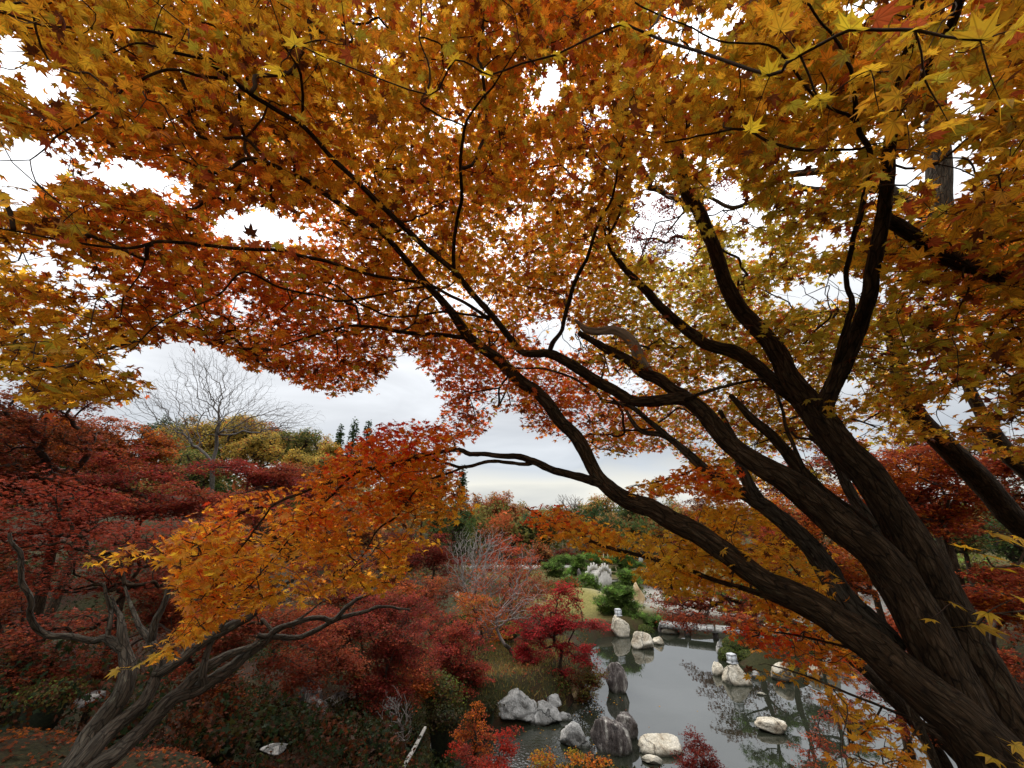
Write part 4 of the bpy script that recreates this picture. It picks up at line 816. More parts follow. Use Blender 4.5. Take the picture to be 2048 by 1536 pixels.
def gnarled():
    parts = []; rt = []
    for k, l in enumerate((L1, L4, L6)):
        p, r = limb_pts(l, .78); p = np.vstack([[p[0][0] - .15, p[0][1] - .15, gb[2] - .15], p]); r = np.concatenate([[r[0] * 1.3], r])
        parts.append(tube(p, r, 40, rough=.17, seed=k + 140, step=.025, wob=.02)); q, _ = catmull(p, r, .12); rt.append(q[len(q) // 2:])
    tubes_obj('trunk', parts, M['bark_gnarled'], gm)
    for k, l in enumerate((L2, L3, L5, L7, L8, L9, L10)):
        p, r = limb_pts(l, 1.12); tubes_obj('limb', [tube(p, r, 18, rough=.35, seed=150 + k, step=.035, wob=.03)], M['bark_gnarled'], gm); q, _ = catmull(p, r, .12); rt.append(q)
    rt = np.concatenate(rt)
    B = [blob_px(60, 1010, 110, 70, 4.6), blob_px(190, 1080, 130, 50, 4.8), blob_px(110, 1160, 130, 35, 4.6), blob_px(300, 1150, 110, 45, 5.0), blob_px(330, 1080, 120, 45, 5.4), blob_px(40, 1090, 80, 40, 4.4), blob_px(130, 1250, 90, 25, 4.8), blob_px(20, 1290, 60, 30, 4.6), blob_px(470, 1230, 90, 30, 5.2)]
    def cf(pos):
        n = len(pos); t = np.clip((pos[:, 2] - 4.9) / 1.3 + RG.normal(0, .25, n) + fbm(pos * 1.4, 8, 3) * 1.6, 0, 1)[:, None]
        pal = np.array([OLV * .7, BRN, RUST, ROSE * .8, RED * .75]); i = (t[:, 0] * 4.99).astype(int); c = pal[i] * np.exp(RG.normal(0, .2, (n, 1)))
        return c, c * [1, .8, .8]
    cl = np.concatenate([blob_pts(b, int(55 * b[1][0] * b[1][2] * 9) + 14, .2) for b in B])
    par, order = grow(rt, cl, .25); tubes_obj('branches', wood(rt, cl, par, order, .0022, rmax=.02, jit=.16), M['bark_dark'], gm)
    v, f, c = cluster_leaves(cl, 11, .16, .030, T_HI, cf, tilt=.3, flat=.15); mesh_obj('foliage', v, f, M['leaf_far'], gm, col=c)
gnarled()

def rows():
    T = []
    R_ = lambda *b: [blob_px(*q) for q in b]
    red = ([OLV * .6, BRN * .8, CRI * .9, RED * .75, RUST * .8, BRN], [2, 3, 4, 4, 3, 1]); cri = ([BRN, CRI, RED * .7, RUST * .7], [2, 4, 3, 1]); rus = ([RUST * 1.1, BRN, ORA * .5, RED * .7], [4, 2, 3, 2]); ora = ([ORA * .8, RUST, AMB * .8], [4, 3, 1]); bro = ([RUST * .7, BRN, TAN * .7], [4, 4, 2]); dus = ([ROSE * .7, RUST * .6, BRN], [4, 3, 3])
    # left mass, near to far
    T.append(dict(label='dark brown red maple filling the left edge above the gnarled maple', b=R_((40, 850, 110, 85, 7), (-60, 960, 100, 110, 6.5), (120, 800, 60, 40, 7.5), (60, 930, 90, 50, 7.2)), pal=dus, leaf=.034, cov=2.0, d=(0, 1.5)))
    T.append(dict(label='crimson maple with a broad low crown left of the drooping orange branch', b=R_((350, 985, 170, 45, 8.5), (220, 925, 130, 42, 8.5), (440, 1000, 130, 45, 8.5), (300, 1020, 160, 45, 8), (160, 990, 130, 50, 8)), pal=red, leaf=.036, cov=2.0))
    T.append(dict(label='rust orange maple rising behind the crimson crown at left', b=R_((235, 880, 110, 42, 11), (160, 890, 90, 50, 11), (290, 905, 60, 35, 11), (120, 860, 70, 35, 11)), pal=rus, leaf=.045, cov=2.4))
    T.append(dict(label='dull red maple below the bare grey tree', b=R_((520, 950, 110, 28, 14), (620, 960, 80, 30, 14), (450, 930, 70, 22, 14)), pal=cri, leaf=.05, cov=1.8))
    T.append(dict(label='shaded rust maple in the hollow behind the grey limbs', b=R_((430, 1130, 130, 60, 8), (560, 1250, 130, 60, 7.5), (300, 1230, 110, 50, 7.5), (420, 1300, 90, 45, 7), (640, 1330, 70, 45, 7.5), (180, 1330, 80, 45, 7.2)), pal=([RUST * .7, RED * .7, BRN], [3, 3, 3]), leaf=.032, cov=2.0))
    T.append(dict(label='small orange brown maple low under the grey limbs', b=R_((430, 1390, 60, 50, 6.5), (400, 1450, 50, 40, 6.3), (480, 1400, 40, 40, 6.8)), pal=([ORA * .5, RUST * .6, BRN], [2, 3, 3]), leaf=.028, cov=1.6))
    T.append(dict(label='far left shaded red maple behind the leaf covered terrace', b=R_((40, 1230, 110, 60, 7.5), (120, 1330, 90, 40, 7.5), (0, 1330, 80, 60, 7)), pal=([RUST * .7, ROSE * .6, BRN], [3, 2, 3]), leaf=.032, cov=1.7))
    T.append(dict(label='crimson maple with hanging sprays on the slope left of the pond', b=R_((720, 1215, 130, 50, 10), (800, 1260, 90, 55, 10), (740, 1320, 80, 50, 9.5), (770, 1390, 55, 45, 9.2), (700, 1400, 40, 35, 9), (650, 1250, 90, 40, 9.5), (745, 1440, 20, 30, 9)), pal=([BRN * .7, CRI * .9, RED * .8, ROSE * .7, RUST * .7, OLV * .6], [3, 4, 3, 2, 2, 1]), leaf=.034, cov=1.7, droop=.5))
    T.append(dict(label='orange and red maple behind the crimson hanging maple', b=R_((700, 1150, 110, 45, 13), (830, 1180, 50, 40, 13), (820, 1330, 50, 50, 12)), pal=([ORA * .5, RUST, RED * .7, BRN, OLV], [3, 3, 3, 2, 1]), leaf=.042, cov=2.0))
    T.append(dict(label='red maple with layered crown in the middle of the slope', b=R_((920, 1290, 55, 40, 15), (940, 1340, 40, 30, 15), (890, 1340, 30, 30, 15), (880, 1250, 50, 40, 15.5), (920, 1370, 45, 15, 14.5)), pal=([CRI, RED, ROSE * .8], [4, 3, 2]), leaf=.045, cov=1.6))
    T.append(dict(label='bright crimson maple leaning over the left bank of the pond', b=R_((1110, 1215, 45, 35, 17.5), (1085, 1260, 60, 30, 17.5), (1150, 1245, 60, 12, 17), (1190, 1248, 35, 9, 17), (1075, 1310, 42, 28, 17.3), (1150, 1300, 50, 14, 16.8), (1120, 1340, 34, 14, 16.8), (1130, 1180, 25, 25, 18), (1055, 1290, 25, 35, 17.5)), pal=([CRI, np.array((.36, .024, .028)), RED * .8, BRN], [4, 5, 1, 1]), leaf=.05, cov=1.8, flat=.08))
    T.append(dict(label='olive brown shrub tree hanging over the rocks on the left bank', b=R_((1170, 1350, 35, 28, 16.5), (1190, 1375, 30, 25, 16.5), (1150, 1370, 25, 25, 16.8)), pal=([OLV, RUST * .5, BRN], [5, 2, 2]), leaf=.045, cov=1.8))
    T.append(dict(label='purple red maple left of the bare trees', b=R_((870, 1085, 45, 28, 26), (840, 1115, 40, 30, 26), (900, 1120, 40, 28, 26)), pal=([CRI * .7, RED * .6, ROSE * .6], [4, 2, 2]), leaf=.085, cov=1.5))
    T.append(dict(label='thin red maple among the bare trees', b=R_((1015, 1090, 42, 20, 27), (990, 1120, 45, 18, 27), (1040, 1120, 30, 20, 27), (1035, 1140, 20, 25, 27)), pal=([RED, RUST], [4, 2]), leaf=.08, cov=1.0))
    T.append(dict(label='dusty brown maple below the bare trees', b=R_((1060, 1180, 50, 25, 24), (1020, 1195, 40, 25, 24), (890, 1180, 50, 30, 23)), pal=([RUST * .8, ROSE * .7, BRN], [4, 2, 3]), leaf=.07, cov=1.2))
    T.append(dict(label='sparse orange maple in front of the bare trees', b=R_((960, 1225, 50, 25, 20), (1000, 1250, 35, 25, 20), (930, 1200, 40, 20, 20)), pal=([ORA * .6, RUST, AMB * .6], [3, 3, 2]), leaf=.055, cov=.95))
    T.append(dict(label='orange red bush maple at the bottom standing by the stream', b=R_((945, 1435, 22, 18, 10.5), (925, 1470, 35, 14, 10.3), (975, 1462, 26, 12, 10.5), (950, 1490, 50, 12, 10.3), (955, 1415, 12, 12, 10.5)), pal=([ORA * .8, RUST, RED, OLV], [4, 3, 3, 1]), leaf=.032, cov=1.1, tilt=.8))
    T.append(dict(label='scarlet bush maple at the bottom edge in front of the stream', b=R_((950, 1510, 45, 14, 9.2), (1012, 1478, 22, 14, 9.4), (1020, 1505, 25, 14, 9.3), (920, 1500, 26, 12, 9.3), (975, 1532, 55, 14, 9.1), (985, 1555, 60, 18, 9), (1025, 1455, 10, 12, 9.4)), pal=([np.array((.42, .032, .018)), RED, CRI], [5, 3, 2]), leaf=.030, cov=1.15, tilt=.8))
    T.append(dict(label='orange and green bush maple at the bottom edge before the pond rocks', b=R_((1085, 1520, 20, 22, 8.5), (1150, 1530, 40, 22, 8.3), (1200, 1535, 40, 20, 8.3), (1120, 1550, 60, 20, 8.2)), pal=([ORA * .7, AMB * .6, GRN * .5], [4, 3, 4]), leaf=.030, cov=1.5, tilt=.7))
    T.append(dict(label='purple red twiggy maple at the bottom centre against the water', b=R_((1400, 1500, 42, 32, 9.0), (1385, 1465, 20, 15, 9.2), (1430, 1535, 30, 25, 8.8), (1370, 1525, 25, 25, 9)), pal=([CRI * .7, RED * .6], [4, 2]), leaf=.026, cov=1.0, tilt=.7, bare_extra=1))
    T.append(dict(label='small leaved rust maple between the orange branch and the pond rocks', b=R_((1330, 1175, 50, 40, 8), (1400, 1215, 80, 35, 7.5), (1480, 1225, 60, 30, 7), (1440, 1185, 60, 25, 7.5)), pal=([RUST, RED * .8, BRN], [3, 3, 3]), leaf=.024, cov=1.5, tk=[(1880, 1520, 30, 6.8), (1720, 1330, 24, 7), (1560, 1235, 14, 7.3), (1450, 1195, 7, 7.5)]))
    T.append(dict(label='orange red maple standing behind the forked main stems', b=R_((1820, 930, 90, 45, 7), (1900, 980, 80, 45, 7), (1780, 1000, 60, 50, 7), (1960, 920, 70, 50, 7), (1850, 1040, 90, 30, 7)), pal=([ORA * .6, RED * .8, RUST], [3, 3, 3]), leaf=.036, cov=3.1))
    T.append(dict(label='rust red maple with low spreading crown right of the trunk', b=R_((1960, 1190, 90, 28, 6), (2040, 1150, 60, 40, 6), (2020, 1230, 70, 25, 6), (1990, 1330, 60, 30, 6.5)), pal=([RUST, RED * .8, ORA * .5], [3, 3, 2]), leaf=.032, cov=2.7, d=(.3, 1)))
    T.append(dict(label='red maple on the bank seen between the two lower limbs', b=R_((1740, 1230, 60, 40, 9), (1800, 1300, 50, 45, 9), (1650, 1130, 45, 40, 9), (1560, 1080, 50, 40, 9.5), (1840, 1200, 50, 30, 9)), pal=([RED, RUST, BRN], [3, 3, 2]), leaf=.036, cov=2.0, d=(1.2, 1)))
    T.append(dict(label='pale red twiggy maple over the water below the lowest limb', b=R_((1730, 1350, 60, 35, 7.5), (1690, 1420, 50, 35, 7.5), (1780, 1440, 60, 35, 7.2), (1640, 1500, 50, 30, 7.2), (1860, 1400, 60, 50, 7)), pal=([RED * .9, ROSE * .8, RUST], [3, 3, 3]), leaf=.028, cov=.6, tk=[(1980, 1600, 26, 6.4), (1880, 1480, 18, 6.6), (1800, 1420, 12, 6.9), (1740, 1370, 7, 7.2)]))
    T.append(dict(label='orange maple filling the gap between the curved limb and the left main stem', b=R_((1570, 1050, 60, 60, 6.5), (1640, 1010, 70, 50, 6.8), (1540, 1120, 70, 40, 6.3), (1700, 1120, 50, 60, 6.6), (1620, 1180, 70, 40, 6.2)), pal=([AMB * .7, ORA * .6, RUST, BRN], [3, 4, 3, 2]), leaf=.034, cov=2.2, d=(1.6, .4)))
    T.append(dict(label='rust maple far behind the main stems with its crown against the sky', b=R_((1720, 900, 90, 40, 12), (1850, 900, 90, 45, 12), (1960, 900, 90, 50, 12), (1600, 960, 80, 40, 12), (1760, 980, 110, 45, 12), (1900, 1000, 110, 50, 12), (2030, 980, 70, 60, 12)), pal=([RUST, RED * .8, BRN, OLV], [3, 3, 3, 2]), leaf=.06, cov=2.3))
    T.append(dict(label='dark crimson maple high behind the grey tree at the right edge', b=R_((1980, 420, 70, 70, 6.5), (2060, 300, 70, 80, 6.5), (1960, 540, 80, 50, 6.5), (2040, 560, 90, 60, 6.5), (1900, 620, 110, 40, 6.8)), pal=([RED * .6, RUST * .8, BRN], [3, 3, 3]), leaf=.036, cov=1.25, tk=[(2150, 1250, 60, 6.5), (2120, 900, 50, 6.5), (2060, 600, 40, 6.5), (2000, 450, 24, 6.5)]))
    T.append(dict(label='small leaved crimson maple glimpsed high between the upper limbs', b=R_((1300, 470, 60, 50, 9), (1360, 380, 60, 40, 9), (1440, 350, 50, 30, 9), (1290, 400, 50, 40, 9), (800, 60, 110, 60, 8), (1160, 300, 110, 60, 8.5), (1370, 160, 110, 60, 8), (920, 330, 130, 80, 9)), pal=([CRI, RED * .8], [4, 3]), leaf=.032, cov=.55, tk=[(2000, 1350, 40, 7.5), (1850, 1110, 36, 7.5), (1700, 905, 32, 7.5), (1610, 780, 24, 8), (1500, 630, 18, 8.5), (1430, 470, 10, 8.5)]))
    T.append(dict(label='dark red twiggy maple under the grey limb behind the orange leaves', b=R_((1430, 1000, 60, 28, 38), (1400, 1050, 60, 30, 38), (1470, 1040, 60, 40, 38), (1540, 1000, 60, 40, 38)), pal=([CRI * .5, BRN], [3, 3]), leaf=.12, cov=.8))
    for t in T:
        b = t['b']; dx, dy = t.get('d', (0, 0)); base = under(b, dx, dy); tk = None
        if 'tk' in t:
            p, r = limb_pts(t['tk']); base = base_at(p[0][0], p[0][1]); tk = [(np.vstack([base - [0, 0, .2], p]), np.concatenate([[r[0]], r]))]
        zlow = min(q[0][2] - q[1][2] for q in b); dd = np.hypot(base[0], base[1])
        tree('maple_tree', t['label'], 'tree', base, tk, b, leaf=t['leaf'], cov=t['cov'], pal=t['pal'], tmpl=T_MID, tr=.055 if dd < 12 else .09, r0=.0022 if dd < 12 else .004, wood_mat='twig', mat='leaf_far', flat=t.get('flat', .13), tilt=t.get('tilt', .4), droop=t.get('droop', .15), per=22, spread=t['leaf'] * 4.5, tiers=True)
rows()

# grey trees behind the golden maple
def side_trees():
    A = [(1990, 1500, 40, 4.2), (2150, 1250, 60, 4.2), (2090, 1110, 52, 4.2), (2048, 1055, 44, 4.2), (2009, 1019, 42, 4.2), (1955, 954, 41, 4.2), (1883, 883, 38, 4.2), (1830, 829, 36, 4.2), (1805, 768, 32, 4.2), (1790, 700, 24, 4.2), (1770, 620, 15, 4.2)][1:]
    p, r = limb_pts(A); base = base_at(p[0][0] + .3, p[0][1]); p = np.vstack([base - [0, 0, .2], p]); r = np.concatenate([[r[0] * 1.2], r])
    t = thing('maple_tree', base, 'dark leaning maple trunk behind and right of the forked main stems', 'tree')
    tubes_obj('trunk', [tube(p, r, 24, rough=.25, seed=201)], M['bark_dark'], t)
    q = P(RG.uniform(1600, 1950, 60), RG.uniform(560, 760, 60), RG.uniform(3.8, 5.0, 60)); rt = p[-4:]
    par, order = grow(rt, q, .2); tubes_obj('branches', wood(rt, q, par, order, .004, rmax=.03), M['twig'], t)
    v, f, c = cluster_leaves(q, 9, .14, .036, T_HI, colour_fn([YEL, AMB, GRN], [3, 2, 2]), keep=keeper(CAN)); mesh_obj('foliage', v, f, M['leaf'], t, col=c)
    A = [(2230, 900, 90, 3.6), (2150, 640, 80, 3.6), (2048, 560, 64, 3.6), (1960, 520, 54, 3.6), (1900, 500, 48, 3.65), (1884, 470, 42, 3.7), (1878, 400, 40, 3.75), (1878, 330, 38, 3.8), (1872, 240, 35, 3.8), (1866, 120, 30, 3.8), (1870, -60, 24, 3.8)]
    p, r = limb_pts(A); base = base_at(p[0][0] + .5, p[0][1] + .2); p = np.vstack([base - [0, 0, .2], p]); r = np.concatenate([[.26], r])
    t = thing('maple_tree', base, 'grey barked tree with an upright limb against the white sky at upper right', 'tree')
    tubes_obj('trunk', [tube(p, r, 24, rough=.25, seed=202)], M['bark_grey'], t)
    A2 = [(1990, 540, 44, 3.62), (1921, 450, 36, 3.7), (1839, 418, 30, 3.8), (1774, 380, 22, 3.9), (1700, 340, 16, 4.0), (1550, 352, 12, 4.2)]
    p2, r2 = limb_pts(A2); tubes_obj('limb', [tube(p2, r2, 16, rough=.25, seed=203)], M['bark_grey'], t)
    A3 = [(1640, 380, 12, 4.4), (1560, 375, 11, 4.5), (1470, 415, 8, 4.7), (1400, 395, 5, 4.8), (1330, 470, 3, 4.9)]
    p3, r3 = limb_pts(A3); p3 = np.vstack([p2[3], p3]); r3 = np.concatenate([[r3[0]], r3]); tubes_obj('limb', [tube(p3, r3, 10, rough=.25, seed=204)], M['bark_grey'], t)
    A4 = [(1480, 410, 6, 4.7), (1510, 460, 5, 4.7), (1440, 455, 4, 4.8), (1390, 440, 3, 4.8)]
    q = P(RG.uniform(1280, 1600, 70), RG.uniform(340, 520, 70), RG.uniform(4.5, 5.5, 70)); rt = np.vstack([p3, p2])
    par, order = grow(rt, q, .3); tubes_obj('branches', wood(rt, q, par, order, .0025, rmax=.02, jit=.2), M['twig_grey'], t)
    q = P(RG.uniform(1700, 2200, 120), RG.uniform(-100, 300, 120), RG.uniform(3.6, 5.0, 120)); rt = p[-4:]
    v, f, c = cluster_leaves(q, 9, .16, .036, T_HI, colour_fn([RED * .7, RUST, AMB], [3, 3, 2]), keep=keeper(CAN)); mesh_obj('foliage', v, f, M['leaf'], t, col=c)
    A = [(2200, 1080, 50, 5), (2120, 1000, 40, 5), (2048, 936, 34, 5), (2009, 900, 30, 5), (1958, 818, 20, 5), (1930, 757, 17, 5), (1900, 690, 10, 5)]
    p, r = limb_pts(A); base = base_at(p[0][0] + .3, p[0][1] + .3); p = np.vstack([base - [0, 0, .2], p]); r = np.concatenate([[.2], r])
    t = thing('maple_tree', base, 'slim dark maple trunk cut by the right edge above the orange red crown', 'tree')
    tubes_obj('trunk', [tube(p, r, 16, rough=.25, seed=205)], M['bark_dark'], t)
    q = P(RG.uniform(1800, 2150, 50), RG.uniform(600, 800, 50), RG.uniform(4.5, 5.6, 50))
    v, f, c = cluster_leaves(q, 9, .16, .036, T_HI, colour_fn([RUST, AMB, ORA], [3, 3, 2]), keep=keeper(CAN)); mesh_obj('foliage', v, f, M['leaf'], t, col=c)
    par, order = grow(p[-3:], q, .3); tubes_obj('branches', wood(p[-3:], q, par, order, .003, rmax=.02), M['twig'], t)
side_trees()

# bare trees
def bare_tree(label, px, ybase, d, blobs, fork, r=.16, n=700, r0=.004, mat='bark_grey', tw='twig_grey', leaf=None, pal=None, bf=.45, group=None):
    c = P(px, 900, d); base = base_at(c[0], c[1])
    f = P(fork[0], fork[1], d)
    base = base_at(f[0] + .3, f[1] + .2)
    t = thing('bare_tree', base, label, 'tree', group)
    p = [base - np.array([0, 0, .2]), base * .5 + f * .5 + [0.1, 0, 0], f]; tp = [tube(p, [r * 1.3, r, r * .9], 14, rough=.25, seed=int(px))]
    rt = catmull(np.array(p), [r] * 3, .3)[0][-3:]
    cl = np.concatenate([blob_pts(blob_px(*b), int(n * w), .02) for *b, w in blobs])
    par, order = grow(rt, cl, bf); tubes_obj('trunk', tp, M[mat], t)
    tubes_obj('branches', wood(rt, cl, par, order, r0, power=.48, rmax=r * .7, jit=.07, ns=4), M[tw], t)
    if leaf:
        v, f2, c2 = cluster_leaves(cl[RG.uniform(0, 1, len(cl)) < .8], 5, leaf * 3, leaf, T_MID, colour_fn(*pal)); mesh_obj('foliage', v, f2, M['leaf_far'], t, col=c2)
    return t
bare_tree('tall bare grey tree with fine spreading twigs above the crimson maple', 440, 890, 24, [(430, 790, 120, 85, 24, .5), (560, 840, 90, 45, 24, .28), (300, 800, 70, 50, 24, .15), (400, 720, 60, 45, 24, .1), (350, 870, 60, 40, 24, .1)], (425, 925), r=.13, n=4600, r0=.0022, bf=.42, tw='twig_mid')
bare_tree('bare twiggy tree with purple grey haze of twigs in the centre', 940, 1200, 25, [(940, 1110, 55, 60, 25, .6), (985, 1090, 50, 40, 25, .3), (920, 1170, 40, 40, 25, .2)], (945, 1215), r=.12, n=900, r0=.006)
bare_tree('second bare tree with pale forked stems right of the purple twigs', 1000, 1220, 22, [(1010, 1150, 45, 50, 22, .5), (1060, 1120, 25, 40, 22, .2), (960, 1170, 35, 40, 22, .3)], (985, 1235), r=.10, n=520, r0=.006, leaf=.06, pal=([RUST, RED], [1, 1]))
bare_tree('bare tree leaning over the crimson maple on the bank', 1030, 1300, 18.5, [(1050, 1200, 60, 40, 18.5, .6), (990, 1230, 40, 30, 18.5, .3)], (1010, 1290), r=.09, n=420, r0=.005, leaf=.045, pal=([RUST, RED * .8], [1, 1]))
bare_tree('leafless shrub of pale curved stems at the edge of the gully', 770, 1500, 8.6, [(790, 1420, 40, 45, 8.6, .6), (810, 1450, 25, 40, 8.6, .4)], (775, 1510), r=.03, n=200, r0=.0035, leaf=None)
bare_tree('bare tree on the far skyline above the orange branch', 1135, 1040, 80, [(1125, 1000, 18, 14, 80, .3), (1155, 1010, 26, 22, 80, .7)], (1145, 1045), r=.25, n=260, r0=.025)

# wooded hills behind: each tree its own
def far_tree(label, px, top, bot, hw, d, pal, cov=1.5, leaf=None, name='broadleaf_tree', lobes=12, group='trees on the far slopes'):
    cy = (top + bot) / 2; hh = (bot - top) / 2; s = d / F
    B = [blob_px(px, cy + hh * .15, hw * .7, hh * .62, d)]
    for k in range(lobes):
        a = RG.uniform(-.3, math.pi + .3); q = RG.uniform(.3, .85); B.append(blob_px(px + math.cos(a) * hw * q, cy - math.sin(a) * hh * q + hh * .1, hw * RG.uniform(.16, .42), hh * RG.uniform(.16, .40), d + RG.normal(0, hw * s * .35)))
    c = B[0][0]; base = base_at(c[0], c[1])
    tree(name, label, 'tree', base, None, B, leaf=leaf or max(.10, 2.3 * s), cov=cov, pal=pal, tmpl=T_MID, tr=max(.12, .02 * hw * s * 2), r0=.02, mat='leaf_far', per=10, flat=.35, tilt=.6, group=group, bf=.3)
def conifer(label, px, top, bot, hw, d, pal=([CON, DGR * .8], [3, 2]), group='conifers on the far slopes'):
    tp = P(px, top, d); bt = P(px, bot, d); base = base_at(tp[0], tp[1]); root = thing('conifer_tree', base, label, 'tree', group)
    H = tp[2] - base[2]; hw_m = hw * d / F
    tubes_obj('trunk', [tube([base - [0, 0, .3], base + [0, 0, H * .5], base + [0, 0, H * .98]], [H * .018, H * .012, H * .003], 8)], M['bark_dark'], root)
    n = 420; t = RG.uniform(0, 1, n) ** .75; z = base[2] + H * (1 - .88 * t); a = RG.uniform(0, 2 * math.pi, n)
    tier = 1 - .35 * ((t * 11) % 1); r = hw_m * (t ** .8) * tier * RG.uniform(.35, 1, n) + .02
    cl = np.stack([base[0] + np.cos(a) * r, base[1] + np.sin(a) * r, z - r * .25], 1)
    w = []
    for i in range(0, n, 4): w.append(tube([np.array([base[0], base[1], cl[i][2] + r[i] * .3]), cl[i]], [.03, .01], 4))
    tubes_obj('branches', w, M['twig'], root)
    v, f, c = cluster_leaves(cl, 9, max(.35, hw_m * .22), max(.16, 2.6 * d / F), T_LOW, colour_fn(*pal, tips=1.0), tilt=.5, flat=.3, droop=.3); mesh_obj('foliage', v, f, M['needle'], root, col=c)
oly = ([OLV * 1.6, np.array((.36, .28, .06)), np.array((.52, .34, .06)), RUST], [3, 4, 3, 1]); tan = ([TAN * .95, RUST * 1.0, OLV * 1.1], [4, 3, 2]); grn = ([CON * 1.3, DGR * 1.2, OLV], [4, 3, 1]); olv = ([OLV * 1.6, DGR * 1.4, TAN * 1.1], [4, 3, 2]); och = ([TAN * 1.3, OLV * 1.8, RUST], [4, 3, 1])
FT = [('shaded olive tree low behind the rust and crimson maples', 390, 895, 990, 66, 30, olv), ('broad olive tree high on the hill behind the yellow trees', 400, 826, 940, 80, 62, olv), ('tall olive yellow tree on the hill left of the conifers', 620, 852, 950, 60, 66, oly), ('brown leaved tree on the hill between the yellow trees', 530, 838, 940, 60, 64, tan), ('dark green tree on the hill right of the conifers', 790, 880, 980, 60, 66, grn), ('russet tree on the hill behind the drooping branch tip', 850, 930, 1030, 50, 60, tan), ('yellow olive tree behind the tall bare tree', 450, 812, 945, 100, 46, oly), ('rounded yellow tree left of the tall bare tree trunk', 350, 850, 945, 60, 44, oly), ('yellow leaved tree just right of the tall bare trunk', 510, 850, 950, 60, 40, oly), ('low olive tree between the yellow tree and the conifers', 610, 900, 965, 60, 42, oly), ('dark green tree on the skyline behind the rust maple', 320, 832, 900, 40, 60, grn), ('olive tree with thin top right of the tall bare tree', 590, 856, 950, 74, 52, olv), ('yellowing olive tree beside the conifers', 655, 885, 955, 40, 56, oly), ('faded orange tree behind the drooping branch', 560, 920, 980, 80, 40, tan),
      ('russet tree above the dull red maple', 640, 940, 1010, 70, 36, ([RUST * .8, BRN, OLV], [3, 2, 3])),
      ('tall dark green tree at the tip of the drooping branch', 905, 1010, 1100, 32, 44, grn), ('brown orange tree on the skyline left of the sky streak', 958, 988, 1070, 28, 72, tan), ('domed orange brown tree on the central skyline', 1003, 978, 1062, 46, 74, tan), ('low russet tree beneath the domed skyline tree', 1010, 1040, 1110, 44, 62, ([RUST * .8, TAN * .7, OLV], [3, 3, 2])), ('dark evergreen behind the russet tree', 975, 1040, 1100, 26, 66, grn),
      ('dark evergreen below the far bare tree', 1075, 1012, 1110, 44, 60, grn), ('brown tree beside the path across the garden', 1080, 1080, 1135, 30, 56, tan), ('small plum red tree beside the far path', 1130, 1090, 1130, 24, 54, ([CRI * .6, BRN], [3, 3])), ('dark crimson tree behind the white bridge', 1200, 1080, 1120, 40, 56, ([CRI * .6, RED * .5, BRN], [3, 3, 2])),
      ('bronze topped tree right of the far bare tree', 1200, 984, 1062, 40, 74, och), ('ochre bushy tree above the orange branch', 1195, 1032, 1085, 34, 62, och), ('dark green rounded tree above the orange branch', 1260, 996, 1080, 50, 66, grn), ('green tree behind the lowest limb', 1330, 990, 1062, 36, 72, olv), ('brown tree on the skyline under the amber spray', 1385, 1000, 1075, 50, 66, tan), ('olive tree behind the dark red twiggy maple', 1450, 1005, 1080, 45, 60, olv),
      ('green tree seen between the curved limbs', 1540, 1000, 1100, 55, 50, grn), ('brown tree seen between the main stems', 1650, 990, 1120, 60, 46, tan), ('olive tree beyond the terrace right of the leaning trunk', 1920, 1010, 1120, 80, 22, olv), ('dark evergreen beyond the terrace at the right edge', 2030, 1000, 1140, 60, 20, grn), ('brown tree behind the gravel seen between the lower limbs', 1700, 1080, 1190, 70, 34, tan), ('dark tree far behind the forked stems', 1760, 980, 1130, 70, 42, grn), ('olive tree far behind the leaning trunk', 1880, 980, 1130, 70, 38, olv), ('dark green tree far behind at the right edge', 2000, 960, 1130, 70, 34, grn), ('pale green bushy tree beyond the terrace at right', 1940, 1110, 1180, 60, 26, ([PGR, OLV, np.array((.25, .27, .10))], [3, 3, 2])),
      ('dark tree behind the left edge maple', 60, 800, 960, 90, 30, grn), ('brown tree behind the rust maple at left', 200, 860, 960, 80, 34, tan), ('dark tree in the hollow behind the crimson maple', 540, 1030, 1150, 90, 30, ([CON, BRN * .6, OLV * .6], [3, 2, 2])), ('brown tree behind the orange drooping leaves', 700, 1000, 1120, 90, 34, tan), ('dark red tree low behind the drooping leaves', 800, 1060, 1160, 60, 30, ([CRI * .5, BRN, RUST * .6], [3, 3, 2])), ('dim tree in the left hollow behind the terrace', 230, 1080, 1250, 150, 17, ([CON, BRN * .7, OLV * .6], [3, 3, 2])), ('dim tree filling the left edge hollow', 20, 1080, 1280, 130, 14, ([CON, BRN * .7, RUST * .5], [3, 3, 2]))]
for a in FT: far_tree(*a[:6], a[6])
for lb, px, top, bot, hw, d in [('slim conifer on the skyline left of two others', 683, 850, 950, 24, 70), ('tallest conifer on the skyline right of the olive tree', 711, 836, 960, 30, 72), ('third conifer half hidden by the drooping branch', 738, 842, 960, 27, 74), ('narrow dark conifer behind the tip of the drooping branch', 886, 922, 1080, 26, 56), ('conifer right of the drooping branch tip', 926, 930, 1080, 26, 58), ('lone conifer on the skyline above the lowest limb', 1301, 984, 1040, 14, 90)]:
    conifer(lb, px, top, bot, hw, d)

